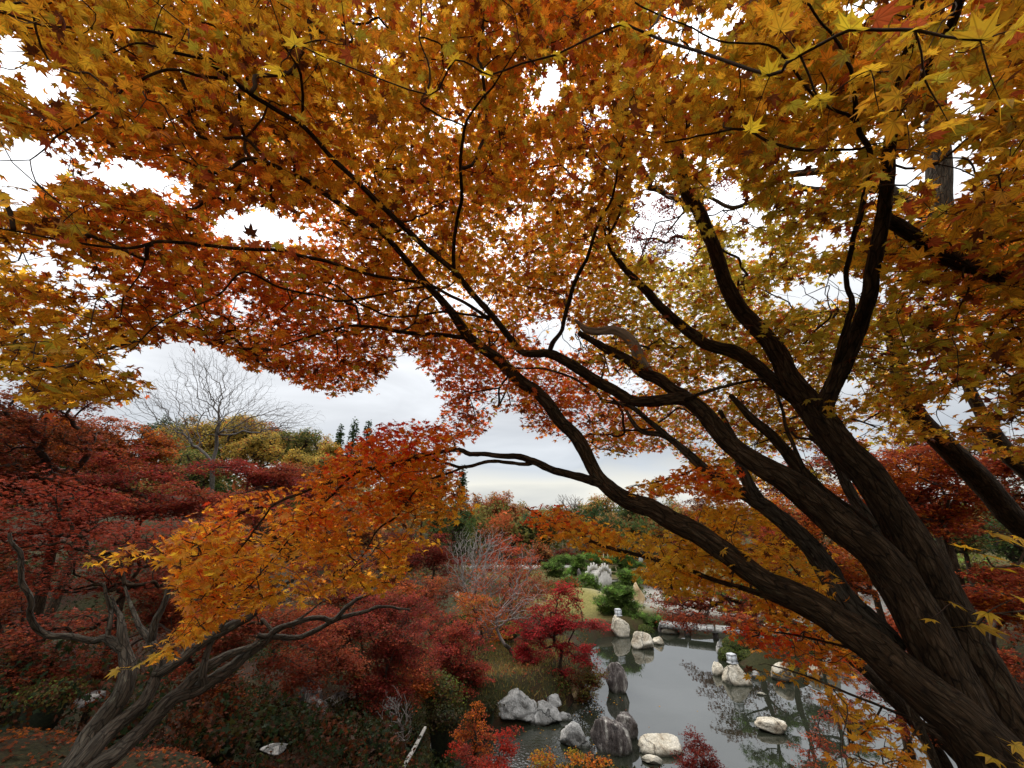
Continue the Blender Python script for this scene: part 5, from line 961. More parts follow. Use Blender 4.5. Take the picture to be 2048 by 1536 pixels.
# pines and clipped shrubs
def pine(label, px, py, d, pads, group='garden pines', dx=0, size=.20, lean=.3, base=None, pal=None):
    B = [blob_px(x, y, rx * 1.3, ry * 1.25, d + dd) for x, y, rx, ry, dd in pads]
    b = under(B, dx) if base is None else base; root = thing('pine_tree', b, label, 'tree', group)
    top = max(B, key=lambda q: q[0][2])[0]
    mid = (b + top) / 2 + RG.normal(0, .12, 3) * np.linalg.norm(top - b); tr = .03 * np.linalg.norm(top - b)
    p = [b - [0, 0, .3], b * .7 + mid * .3 + RG.normal(0, .1, 3), mid, top]; q, _ = catmull(np.array(p), [1] * 4, .2)
    tubes_obj('trunk', [tube(p, [tr * 1.3, tr, tr * .7, tr * .3], 10, rough=.3, seed=int(px))], M['bark_dark'], root)
    w = []; cl = []
    for c, r in B:
        k = q[np.argmin(np.linalg.norm(q - c + [0, 0, .4], axis=1))]
        w.append(tube([k, (k + c) / 2 + [0, 0, -.05] + RG.normal(0, .08, 3), c - [0, 0, r[2] * .5]], [tr * .5, tr * .35, tr * .15], 6))
        n = int(46 * r[0] * r[1] / .1 * .35) + 40; u = unit(RG.normal(0, 1, (n, 3))); u[:, 2] = np.abs(u[:, 2]) * .9 - .25
        pts = c + u * np.array(r) * RG.uniform(.5, 1, (n, 1)); cl.append(pts)
        for i in range(0, n, 5): w.append(tube([c - [0, 0, r[2] * .5], pts[i]], [tr * .12, tr * .05], 3))
    cl = np.concatenate(cl); tubes_obj('branches', w, M['twig'], root)
    m = len(cl); rep = np.repeat(cl, 4, 0) + RG.normal(0, size * .6, (m * 4, 3)); n = len(rep)
    nr = np.stack([RG.normal(0, .45, n), RG.normal(0, .45, n), np.ones(n)], 1); col, tc = colour_fn(*(pal or ([PGR, DGR, np.array((.13, .18, .04))], [4, 3, 2])), tips=1.1)(rep)
    v, f, c = leaves_mesh(rep, nr, unit(RG.normal(0, 1, (n, 3))), size * np.exp(RG.normal(0, .2, n)), col, tc, T_TUFT, cup=.75)
    mesh_obj('needles', v, f, M['needle'], root, col=c)
PN = [('low green pine at the left of the pine group across the pond', 1115, 1130, 40, [(1105, 1135, 20, 9, 0), (1128, 1122, 20, 9, 1), (1115, 1150, 18, 8, 0)]), ('bright green cloud pine left of the white bridge', 1162, 1130, 38, [(1160, 1132, 14, 9, 0), (1150, 1145, 16, 8, 0), (1168, 1150, 18, 10, 0), (1158, 1120, 9, 6, 0)]),
      ('pine with spreading pads behind the white bridge', 1180, 1118, 44, [(1178, 1115, 12, 7, 0), (1205, 1122, 22, 6, 1), (1190, 1108, 10, 5, 1)]), ('dark pine right of the white bridge', 1245, 1130, 42, [(1235, 1122, 26, 7, 0), (1262, 1132, 24, 8, 0), (1240, 1145, 20, 7, 0), (1250, 1112, 18, 6, 0)]),
      ('pine standing below the bamboo frame', 1255, 1165, 36, [(1262, 1160, 18, 10, 0), (1245, 1175, 20, 9, 0), (1265, 1180, 18, 9, 0), (1250, 1150, 14, 7, 0)]), ('round pine in front of the grey standing rock', 1178, 1165, 35, [(1175, 1160, 15, 11, 0), (1185, 1175, 14, 9, 0)]),
      ('small pine at the left edge of the lawn mound', 1142, 1170, 34, [(1138, 1165, 12, 9, 0), (1150, 1178, 12, 7, 0)]), ('dark pine on the far side above the white topped rock', 1240, 1205, 28.3, [(1238, 1185, 24, 9, 0), (1225, 1205, 30, 9, 0), (1250, 1215, 26, 9, 0), (1240, 1195, 20, 9, 0), (1215, 1222, 16, 6, 0)]),
      ('spreading pine beside the white lantern rock', 1285, 1240, 27.6, [(1265, 1235, 20, 8, 0), (1295, 1243, 28, 8, 0), (1275, 1250, 25, 6, 0), (1310, 1250, 16, 6, 0)]), ('pale pine with a dark forked trunk seen through the rust maple', 1520, 1215, 30, [(1500, 1195, 22, 9, 0), (1530, 1190, 20, 8, 0), (1545, 1212, 18, 8, 0), (1490, 1212, 15, 7, 0)]),
      ('low pine beyond the slab bridge behind the rust maple', 1365, 1195, 34, [(1355, 1192, 22, 8, 0), (1378, 1198, 20, 7, 0)]), ('wide pine beyond the slab bridge to the right', 1425, 1205, 35, [(1410, 1200, 24, 8, 0), (1440, 1208, 24, 8, 0), (1425, 1190, 16, 7, 0)]),
      ('small pine at the end of the stone slab bridge', 1430, 1255, 30, [(1430, 1252, 18, 8, 0), (1455, 1248, 14, 7, 0)])]
for lb, px, py, d, pads in PN: pine(lb, px, py, d, pads)
# island pines that mirror in the pond
def island_pine(label, x, y, z0, H, sprd, seed):
    b = base_at(x, y); B = []
    root_p = []
    rs = np.random.default_rng(seed)
    for k in range(9):
        h = H * (.35 + .65 * k / 8); a = rs.uniform(0, 6.28); r = sprd * (1.05 - .6 * k / 8)
        B.append((b[0] + math.cos(a) * r, b[1] + math.sin(a) * r, b[2] + h, sprd * rs.uniform(.35, .6), sprd * .16))
    root = thing('pine_tree', b, label, 'tree', 'island pines')
    top = np.array([b[0] + .2, b[1], b[2] + H]); mid = b + [.25, 0, H * .5]
    p = [b - [0, 0, .3], b + [.05, 0, H * .25], mid, top]; q, _ = catmull(np.array(p), [1] * 4, .2)
    tubes_obj('trunk', [tube(p, [.17, .14, .10, .04], 10, rough=.3, seed=seed)], M['bark_dark'], root)
    w = []; cl = []
    for cx, cy, cz, rx, rz in B:
        c = np.array([cx, cy, cz]); k = q[np.argmin(np.abs(q[:, 2] - cz + .35))]
        w.append(tube([k, (k + c) / 2 + RG.normal(0, .12, 3), c], [.06, .045, .02], 6))
        n = int(60 * rx * rx) + 14; u = unit(RG.normal(0, 1, (n, 3))); u[:, 2] = np.abs(u[:, 2]) - .25; pts = c + u * [rx, rx, rz] * RG.uniform(.4, 1, (n, 1)); cl.append(pts)
        for i in range(0, n, 4): w.append(tube([c - [0, 0, rz * .4], pts[i]], [.015, .006], 3))
    cl = np.concatenate(cl); tubes_obj('branches', w, M['twig'], root)
    rep = np.repeat(cl, 4, 0) + RG.normal(0, .08, (len(cl) * 4, 3)); n = len(rep); nr = np.stack([RG.normal(0, .5, n), RG.normal(0, .5, n), np.ones(n)], 1)
    col, tc = colour_fn([DGR, PGR, CON], [3, 2, 2], tips=1.1)(rep)
    v, f, c = leaves_mesh(rep, nr, unit(RG.normal(0, 1, (n, 3))), .14 * np.exp(RG.normal(0, .2, n)), col, tc, T_TUFT, cup=.75); mesh_obj('needles', v, f, M['needle'], root, col=c)
ic = G(1570, 1330)
island_pine('leftmost island pine behind the clipped green shrubs', ic[0] - .9, ic[1] + .7, 0, 4.3, 1.3, 5)
island_pine('tallest island pine rising behind the orange leaves', ic[0] + .6, ic[1] + .5, 0, 5.2, 1.5, 6)
island_pine('rightmost island pine leaning over the pond', ic[0] + 2.0, ic[1] + .2, 0, 4.4, 1.4, 7)

def shrub(label, px, py, rx, ry, d=None, pal=([np.array((.09, .13, .03)), DGR * 1.3, OLV], [3, 3, 1]), leaf=.035, name='clipped_shrub', group='clipped shrubs', n=None, loose=0.0, rd=None, cat='shrub'):
    c, r = blob_px(px, py, rx, ry, d, rd); b = base_at(c[0], c[1]); lo = min(b[2], c[2] - r[2])
    root = thing(name, (c[0], c[1], lo), label, cat, group)
    u = unit(RG.normal(0, 1, (900, 3))); 
    # dark solid core inside the leaves, in place of stems
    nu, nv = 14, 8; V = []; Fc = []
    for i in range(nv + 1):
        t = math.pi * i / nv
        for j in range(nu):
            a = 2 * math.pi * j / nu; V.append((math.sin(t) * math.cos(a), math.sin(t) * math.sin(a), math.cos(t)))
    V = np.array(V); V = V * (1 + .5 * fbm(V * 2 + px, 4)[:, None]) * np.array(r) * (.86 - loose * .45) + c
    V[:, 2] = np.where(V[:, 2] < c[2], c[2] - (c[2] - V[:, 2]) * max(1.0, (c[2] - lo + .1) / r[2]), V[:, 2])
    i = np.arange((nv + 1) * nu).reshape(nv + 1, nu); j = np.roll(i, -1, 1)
    mesh_obj('stems', V, np.stack([i[:-1], i[1:], j[1:], j[:-1]], -1).reshape(-1, 4), M['shrub_core'], root, smooth=True)
    n = n or int(min(9000, 5.5 * (r[0] * r[2] + r[0] * r[1]) / (leaf * leaf)))
    u = unit(RG.normal(0, 1, (n, 3))); u[:, 2] = np.where(u[:, 2] < -.5, -u[:, 2], u[:, 2])
    rad = 1 + (.12 + loose * .45) * fbm(u * 2.2 + px, 6)[:, None] * 2 - RG.uniform(0, .05 + loose, (n, 1)) + loose * .5 * fbm(u * 6 + px, 9)[:, None]
    pos = c + u * np.array(r) * rad; nr = u + RG.normal(0, .5, (n, 3)); tip = RG.normal(0, 1, (n, 3)); tip[:, 2] = np.abs(tip[:, 2])
    col, tc = colour_fn(*pal)(pos); v, f, cc = leaves_mesh(pos, nr, tip, leaf * np.exp(RG.normal(0, .2, n)), col, tc, T_LOW if leaf < .06 or loose == 0 else T_MID)
    mesh_obj('foliage', v, f, M['needle'], root, col=cc)
SH = [('clipped dark green mound at the back of the island', 1478, 1294, 34, 20, 22.2), ('clipped green ball left of the small glass lantern', 1456, 1312, 20, 15, 21.3), ('clipped green ball right of the small glass lantern', 1500, 1320, 25, 18, 21.0), ('clipped dark mound between the two cream island rocks', 1536, 1324, 28, 24, 21.0),
      ('leafy green shrub right of the cream island rocks', 1612, 1322, 30, 22, 21.0), ('clipped round shrub behind the rust maple across the pond', 1312, 1228, 14, 9, 30), ('clipped shrub left of the slab bridge', 1297, 1225, 12, 10, 31), ('yellow green shrub behind the slab bridge', 1342, 1210, 16, 12, 33), ('dark clipped mound on the far bank right of the slab bridge', 1400, 1226, 24, 12, 31), ('wide clipped mound on the far bank behind the island', 1460, 1230, 30, 13, 30), ('dark hedge mound between the pine and the grey standing rock', 1180, 1182, 12, 9, 33.5),
      ('dark olive mound behind the faceted cream boulder', 1288, 1264, 22, 14, 26.6)]
for lb, px, py, rx, ry, d in SH: shrub(lb, px, py, rx, ry, d, leaf=.04)
shrub('low green camellia shrub with a yellow top on the slope', 920, 1248, 32, 20, 21, leaf=.06, group='slope shrubs', name='leafy_shrub', loose=.3, pal=([np.array((.16, .19, .03)), DGR, OLV], [3, 3, 2]))
shrub('yellow green shrub behind the crimson maple on the bank', 1015, 1262, 30, 18, 21.5, leaf=.06, group='slope shrubs', name='leafy_shrub', loose=.3, pal=([np.array((.26, .25, .05)), DGR, OLV], [3, 2, 2]))
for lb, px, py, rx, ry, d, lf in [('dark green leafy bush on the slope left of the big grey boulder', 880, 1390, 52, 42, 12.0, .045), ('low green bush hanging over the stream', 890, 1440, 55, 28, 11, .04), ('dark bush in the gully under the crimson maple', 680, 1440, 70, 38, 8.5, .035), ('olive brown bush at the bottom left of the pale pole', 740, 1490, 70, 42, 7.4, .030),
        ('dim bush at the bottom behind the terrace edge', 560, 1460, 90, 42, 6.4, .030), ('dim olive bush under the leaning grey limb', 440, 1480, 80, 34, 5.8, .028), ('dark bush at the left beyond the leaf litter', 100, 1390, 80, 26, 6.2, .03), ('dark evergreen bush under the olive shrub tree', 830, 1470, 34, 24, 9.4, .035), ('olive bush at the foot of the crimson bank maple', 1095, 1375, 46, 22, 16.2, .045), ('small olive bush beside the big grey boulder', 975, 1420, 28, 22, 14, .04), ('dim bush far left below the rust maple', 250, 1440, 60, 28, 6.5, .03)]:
    shrub(lb, px, py, rx, ry, d, leaf=lf, group='slope shrubs', name='leafy_shrub', loose=.8, pal=([DGR * .35, OLV * .28, np.array((.03, .022, .01)), DGR * .6], [4, 3, 3, 2]) if py > 1395 else ([DGR, OLV * .7, BRN * .6, PGR * .7], [4, 3, 2, 2]))  # lower bushes: gully shade is put into the darker leaf colours
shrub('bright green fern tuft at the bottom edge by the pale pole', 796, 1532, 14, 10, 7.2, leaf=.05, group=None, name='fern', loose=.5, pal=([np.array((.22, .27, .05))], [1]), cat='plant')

# ------------------------------------------------------------------ rocks
TOPS = {}
def rock(label, px, base, w, h, dp=None, mat='rock_grey', z=0.0, taper=.35, lean=0, seed=1, cuts=14, group='pond rocks', tall=False, sq=1.0, d=None):
    """px, base = pixel of the foot; w, h in pixels"""
    if d is None:
        for _ in range(12): z = .5 * z + .5 * max(0.0, gh(*G(px, base, z)[:2]))
    b = G(px, base, z) if d is None else P(px, base, d)
    dd = (b[1] * CP + (b[2] - EYE) * SP); s = dd / F; W_ = w * s / 2; D_ = (dp or .8) * W_
    u_ = -(base - 768) / F; W_ *= 1.06; D_ = (dp or .8) * W_; H_ = max(.3 * h * s, (h * s - D_ * (-SP - u_ * CP) * .45) / (CP - u_ * SP)); q_ = unit(np.array([b[0], b[1], 0.0])); b = b + q_ * D_ * .8
    rs = np.random.default_rng(seed)
    nu, nv = 64, 40; V = []
    for i in range(nv + 1):
        t = math.pi * i / nv
        for j in range(nu):
            a = 2 * math.pi * j / nu; V.append((math.sin(t) * math.cos(a), math.sin(t) * math.sin(a), math.cos(t)))
    V = np.array(V); V = np.sign(V) * np.abs(V) ** .72
    n = unit(rs.normal(0, 1, (cuts, 3))); off = rs.uniform(.62, .9, cuts)
    dt = V @ n.T; sc = np.min(np.where(dt > .05, off[None] / np.maximum(dt, .05), 9), 1); V = V * np.minimum(1.0, sc)[:, None]
    V = V * (1 + .13 * fbm(V * 2.2 + seed, seed)[:, None] * 2 + .06 * fbm(V * 7 + seed, seed + 3)[:, None] * 2 + .03 * fbm(V * 18 + seed, seed + 5)[:, None] * 2)
    V = V / np.abs(V).max(0)
    zz = (V[:, 2] + 1) / 2; k = 1 - taper * np.clip(zz, 0, 1) ** 1.2
    X = V[:, 0] * W_ * k + lean * zz * H_; Y = V[:, 1] * D_ * k; Z = -0.35 * H_ + zz * 1.35 * H_
    i = np.arange((nv + 1) * nu).reshape(nv + 1, nu); j = np.roll(i, -1, 1)
    o = mesh_obj('rock', np.stack([X, Y, Z], 1), np.stack([i[:-1], i[1:], j[1:], j[:-1]], -1).reshape(-1, 4), M[mat], smooth=True)
    o.location = [float(v) for v in b]; tag(o, label, 'rock', group); TOPS[label] = (b[0] + lean * H_, b[1], b[2] + H_ * .97); return b, dd
ROCKS = [('tall cream domed rock carrying the white lantern at the left of the pond', 1240, 1275, 46, 46, .8, 'rock_cream', .30, 0, 1, 9), ('faceted cream boulder in the water right of the lantern rock', 1287, 1300, 48, 37, .8, 'rock_cream', .25, -.1, 2, 8), ('small cream rock touching the faceted boulder', 1316, 1290, 26, 18, .8, 'rock_cream', .5, .1, 3, 12), ('flat brown rock at the left end of the slab bridge', 1342, 1270, 46, 20, .8, 'rock_cream', .5, -.3, 4, 12),
         ('tall jagged grey rock standing alone in the water', 1236, 1388, 54, 64, .7, 'rock_dark', .35, -.06, 5, 10), ('dark grey upright rock with pale streaks in the front cluster', 1222, 1512, 92, 80, .8, 'rock_dark', .15, -.1, 6, 12), ('dark purple grey rock behind the front cluster', 1249, 1484, 60, 56, .8, 'rock_dark', .2, 0, 7, 10), ('rounded rock with a pale lichen cap left of the front cluster', 1150, 1502, 66, 54, .9, 'rock_grey', .35, 0, 8, 12),
         ('low cream rock with a dark hollow right of the front cluster', 1322, 1512, 96, 40, .6, 'rock_cream', .2, 0, 9, 10), ('small pale rock below the low cream rock', 1306, 1532, 46, 18, .7, 'rock_cream', .3, 0, 10, 9), ('wide white rock alone in the middle of the water', 1543, 1468, 76, 32, .6, 'rock_cream', .25, 0, 11, 12), ('small white stone just above the water before the island', 1523, 1391, 19, 6, .7, 'rock_cream', .2, 0, 12, 8),
         ('big cracked grey boulder at the left bank', 1040, 1440, 118, 64, .8, 'rock_grey', .30, -.30, 13, 12), ('grey boulder shoulder right of the big boulder', 1088, 1452, 78, 52, .8, 'rock_grey', .35, -.05, 14, 12), ('flat grey rock at the water right of the big boulder', 1127, 1442, 40, 18, .7, 'rock_grey', .35, 0, 15, 10), ('grey rock under the bank maple roots', 1108, 1416, 34, 26, .8, 'rock_grey', .3, 0, 16, 10),
         ('brown slanting rock at the foot of the bank maple', 1152, 1400, 44, 34, .8, 'rock_ochre', .5, -.3, 17, 12), ('cream triangular rock with a crack below the glass lantern', 1476, 1371, 62, 47, .8, 'rock_cream', .48, -.12, 18, 8), ('brown topped rock left of the triangular cream rock', 1438, 1352, 26, 28, .8, 'rock_cream', .35, 0, 19, 9), ('cream rock under the orange leaves right of the island', 1569, 1366, 58, 44, .8, 'rock_cream', .4, 0, 20, 10),
         ('small grey stone between the island rocks', 1512, 1358, 20, 16, .8, 'rock_grey', .3, 0, 21, 9), ('white rock with dark pits right of the leafy island shrub', 1630, 1358, 30, 30, .8, 'rock_cream', .3, 0, 22, 9), ('tall white rock furthest right on the island', 1662, 1345, 26, 50, .8, 'rock_cream', .4, .05, 23, 10), ('grey rock at the back left corner of the island', 1442, 1312, 18, 30, .8, 'rock_grey', .4, 0, 24, 9)]
for r in ROCKS: rock(r[0], r[1], r[2], r[3], r[4], r[5], r[6], taper=r[7], lean=r[8], seed=r[9], cuts=r[10])
rock('pale grey boulder with a black crack at the bottom beside the pole', 872, 1518, 78, 40, .8, 'rock_grey', z=.1, taper=.25, seed=31, cuts=10, group='bank rocks')
for k, (lb, px, py, w, h, d, mt) in enumerate([('upright grey rock in the dark gully left', 618, 1420, 60, 62, 8.4, 'rock_dark'), ('rough brownish rock in the gully below the rust leaves', 625, 1450, 58, 50, 8.0, 'rock_dark'), ('shaded boulder in the gully right of the upright rock', 672, 1425, 60, 40, 8.6, 'rock_dark'), ('grey boulder in the left background behind the gnarled trunk', 178, 1412, 70, 26, 6.0, 'rock_dark'), ('tall grey rock dimly seen left of the gnarled maple', 128, 1352, 34, 58, 7.4, 'rock_grey'), ('low stone at the terrace edge under the bushes', 545, 1510, 60, 14, 4.8, 'rock_grey'),
        ('grey stone in the hollow under the dark crimson leaves', 780, 1430, 40, 34, 10.5, 'rock_dark'), ('mossy stone below the camellia shrub', 955, 1275, 20, 14, 21, 'rock_grey'), ('white boulder glimpsed through the sparse orange maple', 915, 1192, 12, 8, 30, 'rock_cream'), ('pale boulder left of the crimson bank maple top', 1030, 1235, 16, 26, 24, 'rock_cream'),
        ('grey standing rock left of the round pine', 1160, 1180, 16, 44, 36, 'rock_dark'), ('second grey standing rock behind the first', 1143, 1160, 16, 24, 38, 'rock_grey'), ('white boulder by the far pond below the grey standing rock', 1172, 1187, 13, 8, 34, 'rock_cream'), ('tall ochre rock behind the rust maple across the pond', 1278, 1206, 26, 42, 31.5, 'rock_ochre'), ('blue veined white rock left of the tall ochre rock', 1258, 1204, 14, 20, 32, 'rock_grey'),
        ('pale rock with dark veins above the slab bridge', 1372, 1234, 30, 14, 31, 'rock_cream'), ('upright grey rock at the far end of the pine group', 1282, 1128, 10, 16, 44, 'rock_grey'), ('leaning grey rock among the far pines', 1254, 1150, 10, 12, 41, 'rock_grey'), ('white boulder beside the far pines', 1266, 1160, 10, 8, 39, 'rock_cream'), ('pale stone right of the lantern rock behind the pine', 1333, 1258, 24, 8, 28.5, 'rock_cream'), ('pale grey shore rock under the crimson maple fringe', 1205, 1262, 30, 10, 27.5, 'rock_cream'), ('white pebble bank stone left of the shore', 1180, 1255, 22, 8, 28, 'rock_cream'), ('pale stone half hidden behind the crimson bank maple', 1080, 1248, 20, 10, 27, 'rock_cream'), ('flat pale shore stone below the lawn mound', 1212, 1250, 24, 8, 28.5, 'rock_cream'), ('small pale stone on the far shore right of the slab bridge', 1470, 1248, 24, 12, 28, 'rock_cream'), ('pale boulder on the far shore behind the orange leaves', 1540, 1262, 34, 18, 27, 'rock_cream'), ('grey shore boulder far right behind the orange leaves', 1610, 1258, 30, 20, 27.5, 'rock_grey')]):
    c = P(px, py, d); z = c[2]; gz = gh(c[0], c[1]); b, dd = rock(lb, px, py, w, h, .8, mt, taper=.3, seed=40 + k, cuts=12, group='bank rocks', d=d)

# ------------------------------------------------------------------ built things
def box(cx, cy, cz, sx, sy, sz, rot=0.0, bev=.0):
    V = np.array([(x, y, z) for x in (-.5, .5) for y in (-.5, .5) for z in (-.5, .5)]) * [sx, sy, sz]
    if bev:
        # chamfered top edge
        V2 = V.copy(); V2[V[:, 2] > 0, :2] *= 1 - bev; V = V2
    c, s = math.cos(rot), math.sin(rot); V = np.stack([V[:, 0] * c - V[:, 1] * s + cx, V[:, 0] * s + V[:, 1] * c + cy, V[:, 2] + cz], 1)
    Fq = np.array([(0, 1, 3, 2), (4, 6, 7, 5), (0, 4, 5, 1), (2, 3, 7, 6), (0, 2, 6, 4), (1, 5, 7, 3)]); return V, Fq
def boxes(name, bl, mat, parent):
    V = []; Fs = []; o = 0
    for b in bl:
        v, f = box(*b); V.append(v); Fs.append(f + o); o += 8
    return mesh_obj(name, np.concatenate(V), np.concatenate(Fs), M[mat], parent)
def lantern(label, on, s):
    c = np.array(TOPS[[k for k in TOPS if k.startswith(on)][0]]) - [0, 0, .05]; t = thing('lantern', c, label, 'lantern', 'glass lanterns on the pond rocks'); x, y, z = c; h = s
    boxes('base', [(x, y, z + .03, s * 1.0, s * 1.0, .06, .3)], 'metal', t)
    boxes('panel', [(x, y, z + .06 + h * .42, s * .74, s * .74, h * .84, .3)], 'panel', t)
    fr = []
    for a in (-1, 1):
        for b in (-1, 1):
            ox, oy = a * s * .40, b * s * .40; fr.append((x + ox * math.cos(.3) - oy * math.sin(.3), y + ox * math.sin(.3) + oy * math.cos(.3), z + .062 + h * .42, s * .1, s * .1, h * .84, .3))
    boxes('frame', fr, 'metal', t); boxes('cap', [(x, y, z + .09 + h * .84, s * .98, s * .98, .05, .3, .3)], 'metal', t)
lantern('white glass lantern on the domed cream rock', 'tall cream domed', .36)
lantern('small square glass lantern between the clipped green balls on the island', 'cream triangular', .34)

def bridge():
    a = P(1185, 1150, 37.2); b = P(1215, 1160, 36); z0 = gh(a[0], a[1]); t = thing('arched_bridge', (a[0], a[1], z0), 'white stepped stone bridge with balustrades among the pines', 'bridge')
    dk = []; rl = {-1: [], 1: []}; pl = []; n = 11; L = b - a; L[2] = 0; Lh = np.linalg.norm(L[:2]); dr = np.array([.55, .83, 0]); W_ = 1.1; sd_ = np.array([dr[1], -dr[0], 0]); ang = math.atan2(dr[1], dr[0])
    for k in range(n):
        s = (k / (n - 1) - .5) * 3.2; h = 1.0 * (1 - (s / 2.0) ** 2) + z0 + .95; c = a + dr * s + sd_ * .6
        dk.append((c[0], c[1], (h + z0) / 2 - .1, .36, W_, h - z0 + .2, ang))
        for q in (-1, 1):
            e = c + sd_ * q * W_ * .5; rl[q].append((e[0], e[1], h + .28, .34, .08, .32, ang, 0)); 
            if k % 2 == 0: pl.append((e[0], e[1], h + .33, .14, .14, .66, ang, .2))
    boxes('deck', dk, 'stone_white', t); boxes('balustrade', rl[-1], 'stone_white', t); boxes('balustrade', rl[1], 'stone_white', t)
    for p in pl: boxes('post', [p], 'stone_white', t)
bridge()
def frame():
    c = P(1222, 1168, 41); z0 = c[2]; t = thing('bamboo_frame', (c[0], c[1], z0), 'pale bamboo frame of poles and crossbars right of the white bridge', 'frame')
    H = 3.0
    for k, (x0, x1) in enumerate([(-.9, -.5), (.0, -.1), (.9, .4)]):
        tubes_obj('pole', [tube([c + [x0, 0, 0], c + [(x0 + x1) / 2, .1, H / 2], c + [x1, .2, H]], [.07, .06, .05], 8)], M['bamboo'], t)
    for h in (.5, 1.1, 1.7, 2.3): tubes_obj('crossbar', [tube([c + [-.95, .05, h], c + [0, .05, h + .03], c + [.9, .05, h]], [.05, .05, .05], 8)], M['bamboo'], t)
    boxes('platform', [(c[0], c[1] + .4, z0 + .25, 2.2, .9, .12, .1)], 'stone_white', t)
frame()
def slab():
    a = G(1318, 1245, .55); b = G(1490, 1262, .55); m = (a + b) / 2; L = np.linalg.norm((b - a)[:2]); ang = math.atan2(b[1] - a[1], b[0] - a[0]); t = thing('slab_bridge', (m[0], m[1], 0), 'low pale stone slab bridge over the dark far end of the pond', 'bridge')
    bl = [(m[0] + (k - 1) * L / 3 * math.cos(ang), m[1] + (k - 1) * L / 3 * math.sin(ang), .48 + .02 * k, L / 3 - .05, 1.2, .20, ang + .01 * (k - 1), .03) for k in range(3)]
    for q in bl: boxes('slab', [q], 'rock_grey', t)
    for k in (-.5, -.17, .17, .5): boxes('support', [(m[0] + k * L * math.cos(ang) * .96, m[1] + k * L * math.sin(ang) * .96, -.05, .35, .8, .76, ang, .1)], 'rock_dark', t)
slab()
def promenade():
    c = P(1030, 1143, 52); z = gh(c[0], c[1]); V, Fq = box(c[0] - 1, c[1], z + .15, 17, 1.4, .5, .06)
    tag(mesh_obj('terrace_wall', V, Fq, M['stone_white']), 'long low white stone edging across the garden behind the bare trees', 'wall')
    t = thing('railing', (c[0] + 3.4, c[1], z), 'small dark railing on the white edging across the garden', 'railing'); bl = []
    for k in range(6): bl.append((c[0] + 1.6 + k * .7, c[1] - .3, z + .75, .06, .06, .72, 0))
    for q in bl: boxes('post', [q], 'twig', t)
    boxes('rail', [(c[0] + 3.35, c[1] - .3, z + 1.14, 3.9, .08, .06, 0)], 'twig', t)
promenade()
def pole():
    a = P(850, 1456, 9.2); b = P(800, 1545, 7.2); c = (a + b) / 2; o = tubes_obj('wooden_pole', [tube([a, c + [0, 0, -.02], b], [.035, .04, .042], 10, rough=.1, seed=3)], M['pole'], None)
    tag(o, 'weathered pale pole lying on the slope beside the stream', 'pole')
pole()
def bank_wall():
    pass
# ------------------------------------------------------------------ far woods and low growth that reads as one mass
def woodland():
    XS = []; tries = 0; cl = []; cc = []
    while len(XS) < 330 and tries < 6000:
        tries += 1; az = RG.uniform(-58, 58); dist = RG.uniform(48, 140); x = math.sin(math.radians(az)) * dist; y = math.cos(math.radians(az)) * dist
        if y < 62 and x > -16 and x < 45: continue
        if any((x - a) ** 2 + (y - b) ** 2 < (2.2 + dist * .018) ** 2 for a, b in XS): continue
        XS.append((x, y))
    for x, y in XS:
        z = gh(x, y); H = RG.uniform(6, 9.5); 
        px, py, d = proj(np.array([[x, y, z + H]])); lim = np.interp(px[0], [0, 650, 900, 2048], [880, 888, 1002, 992]) + RG.uniform(-6, 16)
        if py[0] < lim: H = max(2.5, P(px[0], lim, d[0])[2] - z)
        r = RG.uniform(.32, .45) * H; n = 46; u = unit(RG.normal(0, 1, (n, 3))) * RG.uniform(.55, 1, (n, 1)); c = np.array([x, y, z + H - r * .95]) + u * [r, r, r * .9]
        c[: n // 3, 2] -= RG.uniform(0, H * .5, n // 3); cl.append(c)
        base = [CON * 1.2, DGR * 1.2, OLV * 1.1, TAN * .8, RUST * .8, np.array((.22, .18, .05))][RG.choice(6, p=[.2, .2, .24, .16, .12, .08])]; cc.append(np.repeat([base * RG.uniform(.75, 1.2)], n, 0))
    cl = np.concatenate(cl); cc = np.concatenate(cc); rep = 9; c = np.repeat(cl, rep, 0); col = np.repeat(cc, rep, 0) * np.exp(RG.normal(0, .22, (len(c), 1))); m = len(c)
    pos = c + RG.normal(0, .42, (m, 3)); v, f, k = leaves_mesh(pos, RG.normal(0, 1, (m, 3)) + [0, 0, .8], RG.normal(0, 1, (m, 3)), .32 * np.exp(RG.normal(0, .25, m)), col, col, T_MID)
    tag(mesh_obj('woodland', v, f, M['leaf_far'], col=k), kind='stuff')
woodland()
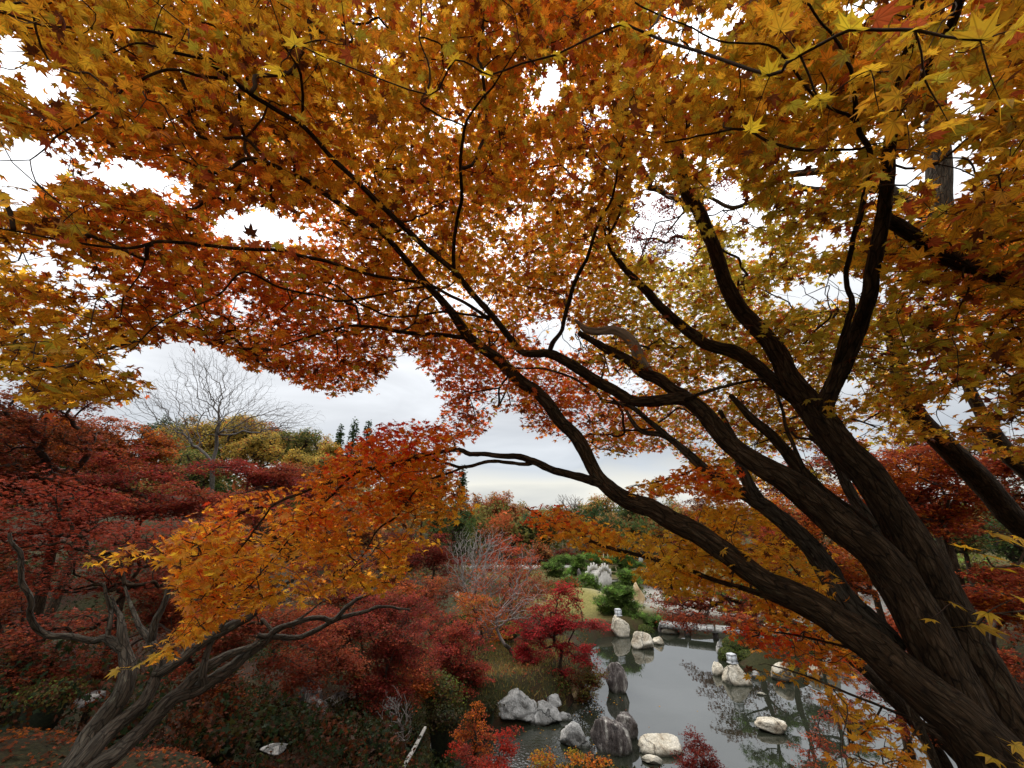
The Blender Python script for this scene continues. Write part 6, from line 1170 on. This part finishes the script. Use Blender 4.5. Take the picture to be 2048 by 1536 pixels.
def undergrowth():
    def patch(n, x0, x1, y0, y1, hmax, sz, pal, seed, thr=-.02):
        x = RG.uniform(x0, x1, n); y = RG.uniform(y0, y1, n); q = fbm(np.stack([x * .55, y * .55, 0 * x], 1), seed, 3); h = ground_h(x, y)
        k = (q > thr) & (h > .12); x, y, q, h = x[k], y[k], q[k], h[k]
        hh = hmax * np.clip((q - thr) * 6, .15, 1); z = h + RG.uniform(0, 1, len(x)) ** .6 * hh; pos = np.stack([x, y, z], 1); m = len(x)
        pt = (fbm(pos * [.8, .8, .2], seed + 3, 2) + .5)[:, None]; P0 = np.array(pal); idx = np.clip((pt[:, 0] * 1.6 - .3 + RG.normal(0, .12, m)) * len(pal), 0, len(pal) - 1).astype(int)
        col = P0[idx] * np.exp(RG.normal(0, .22, (m, 1))); return leaves_mesh(pos, RG.normal(0, 1, (m, 3)) + [0, 0, .9], RG.normal(0, 1, (m, 3)), sz * np.exp(RG.normal(0, .25, m)), col, col * .9, T_MID)
    G1 = [DGR * .3, OLV * .28, CON * .5, BRN * .4, RUST * .25]; G2 = [OLV, DGR, BRN, RUST * .7, TAN * .6]  # first palette is darkened to stand in for shade in the gully
    p = [patch(60000, -15, -1.0, 5.4, 20, 1.0, .045, G1, 31, -.14), patch(9000, -1.5, 2.5, 4.8, 11, .5, .032, G1, 32), patch(20000, -9, 4.5, 13, 30, .5, .05, G2, 33), patch(16000, -12, 5.5, 29, 56, .9, .11, G2, 34, -.05),
         patch(9000, 3, 12, 4.5, 11, .5, .035, G1, 35), patch(9000, 8, 26, 33.5, 50, .8, .11, G2, 36, .02), patch(8000, 8, 20, 9, 16, .5, .045, [RUST * .7, RED * .5, BRN, OLV * .6], 37)]
    v, f, c = join(p); tag(mesh_obj('undergrowth', v, f, M['leaf_far'], col=c), kind='stuff')
undergrowth()
# ------------------------------------------------------------------ litter and grass
def litter():
    n = 26000; x = np.concatenate([RG.uniform(-9, 1, n // 2), RG.uniform(-9, 16, n // 2)]); y = np.concatenate([RG.uniform(3, 9, n // 2), RG.uniform(3, 22, n // 2)])
    h = ground_h(x, y); k = h > .05; x, y, h = x[k], y[k], h[k]; n = len(x)
    pos = np.stack([x, y, h + .012], 1); nr = np.stack([RG.normal(0, .35, n), RG.normal(0, .35, n), np.ones(n)], 1)
    col, tc = colour_fn([RED * .6, RUST * .8, BRN, ORA * .5], [4, 4, 3, 1])(pos)
    v, f, c = leaves_mesh(pos, nr, unit(RG.normal(0, 1, (n, 3)) * [1, 1, .1]), .032 * np.exp(RG.normal(0, .2, n)), col, tc, T_MID)
    tag(mesh_obj('fallen_leaves', v, f, M['leaf_far'], col=c), kind='stuff')
    n = 30000; x = RG.uniform(-5.5, 1, n); y = RG.uniform(3.0, 5.2, n); m = fbm(np.stack([x * .8, y * .8, 0 * x], 1), 21, 3) > .0; x, y = x[m], y[m]; h = ground_h(x, y); n = len(x)
    x2 = RG.uniform(-4, 3, 16000); y2 = RG.uniform(14, 25, 16000); h2 = ground_h(x2, y2); k = h2 > .1
    pos = np.concatenate([np.stack([x, y, h], 1), np.stack([x2[k], y2[k], h2[k]], 1)]); sz = np.concatenate([np.full(n, .035), np.full(int(k.sum()), .09)]); n = len(pos)
    nr = unit(RG.normal(0, 1, (n, 3)) * [1, 1, .15]); tip = np.stack([RG.normal(0, .3, n), RG.normal(0, .3, n), np.ones(n)], 1)
    col, tc = colour_fn([OLV * .8, np.array((.20, .17, .05)), np.array((.26, .19, .07))], [3, 3, 2])(pos)
    T = (np.array([(-.12, 0), (.12, 0), (0, 1.4)], float), np.array([(0, 1, 2)]), np.array([0, 0, 1.]))
    v, f, c = leaves_mesh(pos, nr, tip, sz * np.exp(RG.normal(0, .3, n)), col, tc, T)
    tag(mesh_obj('grass', v, f, M['leaf_far'], col=c), kind='stuff')
litter()
def floating():
    n = 420; x = np.concatenate([RG.uniform(0, 5, n // 3), RG.uniform(0, 22, n - n // 3)]); y = np.concatenate([RG.uniform(13, 20, n // 3), RG.uniform(12, 30, n - n // 3)])
    k = inpoly(x, y, POND) & ((pdist(x, y, POND) < 1.5) | (RG.uniform(0, 1, n) < .25)); x, y = x[k], y[k]; n = len(x); pos = np.stack([x, y, np.full(n, .008)], 1)
    col, tc = colour_fn([RED, AMB * .8, RUST], [3, 3, 3])(pos); nr = np.stack([RG.normal(0, .05, n), RG.normal(0, .05, n), np.ones(n)], 1)
    v, f, c = leaves_mesh(pos, nr, RG.normal(0, 1, (n, 3)) * [1, 1, .01], .04 * np.exp(RG.normal(0, .2, n)), col, tc, T_MID, curl=np.zeros(n)); tag(mesh_obj('floating_leaves', v, f, M['leaf_far'], col=c), kind='stuff')
floating()
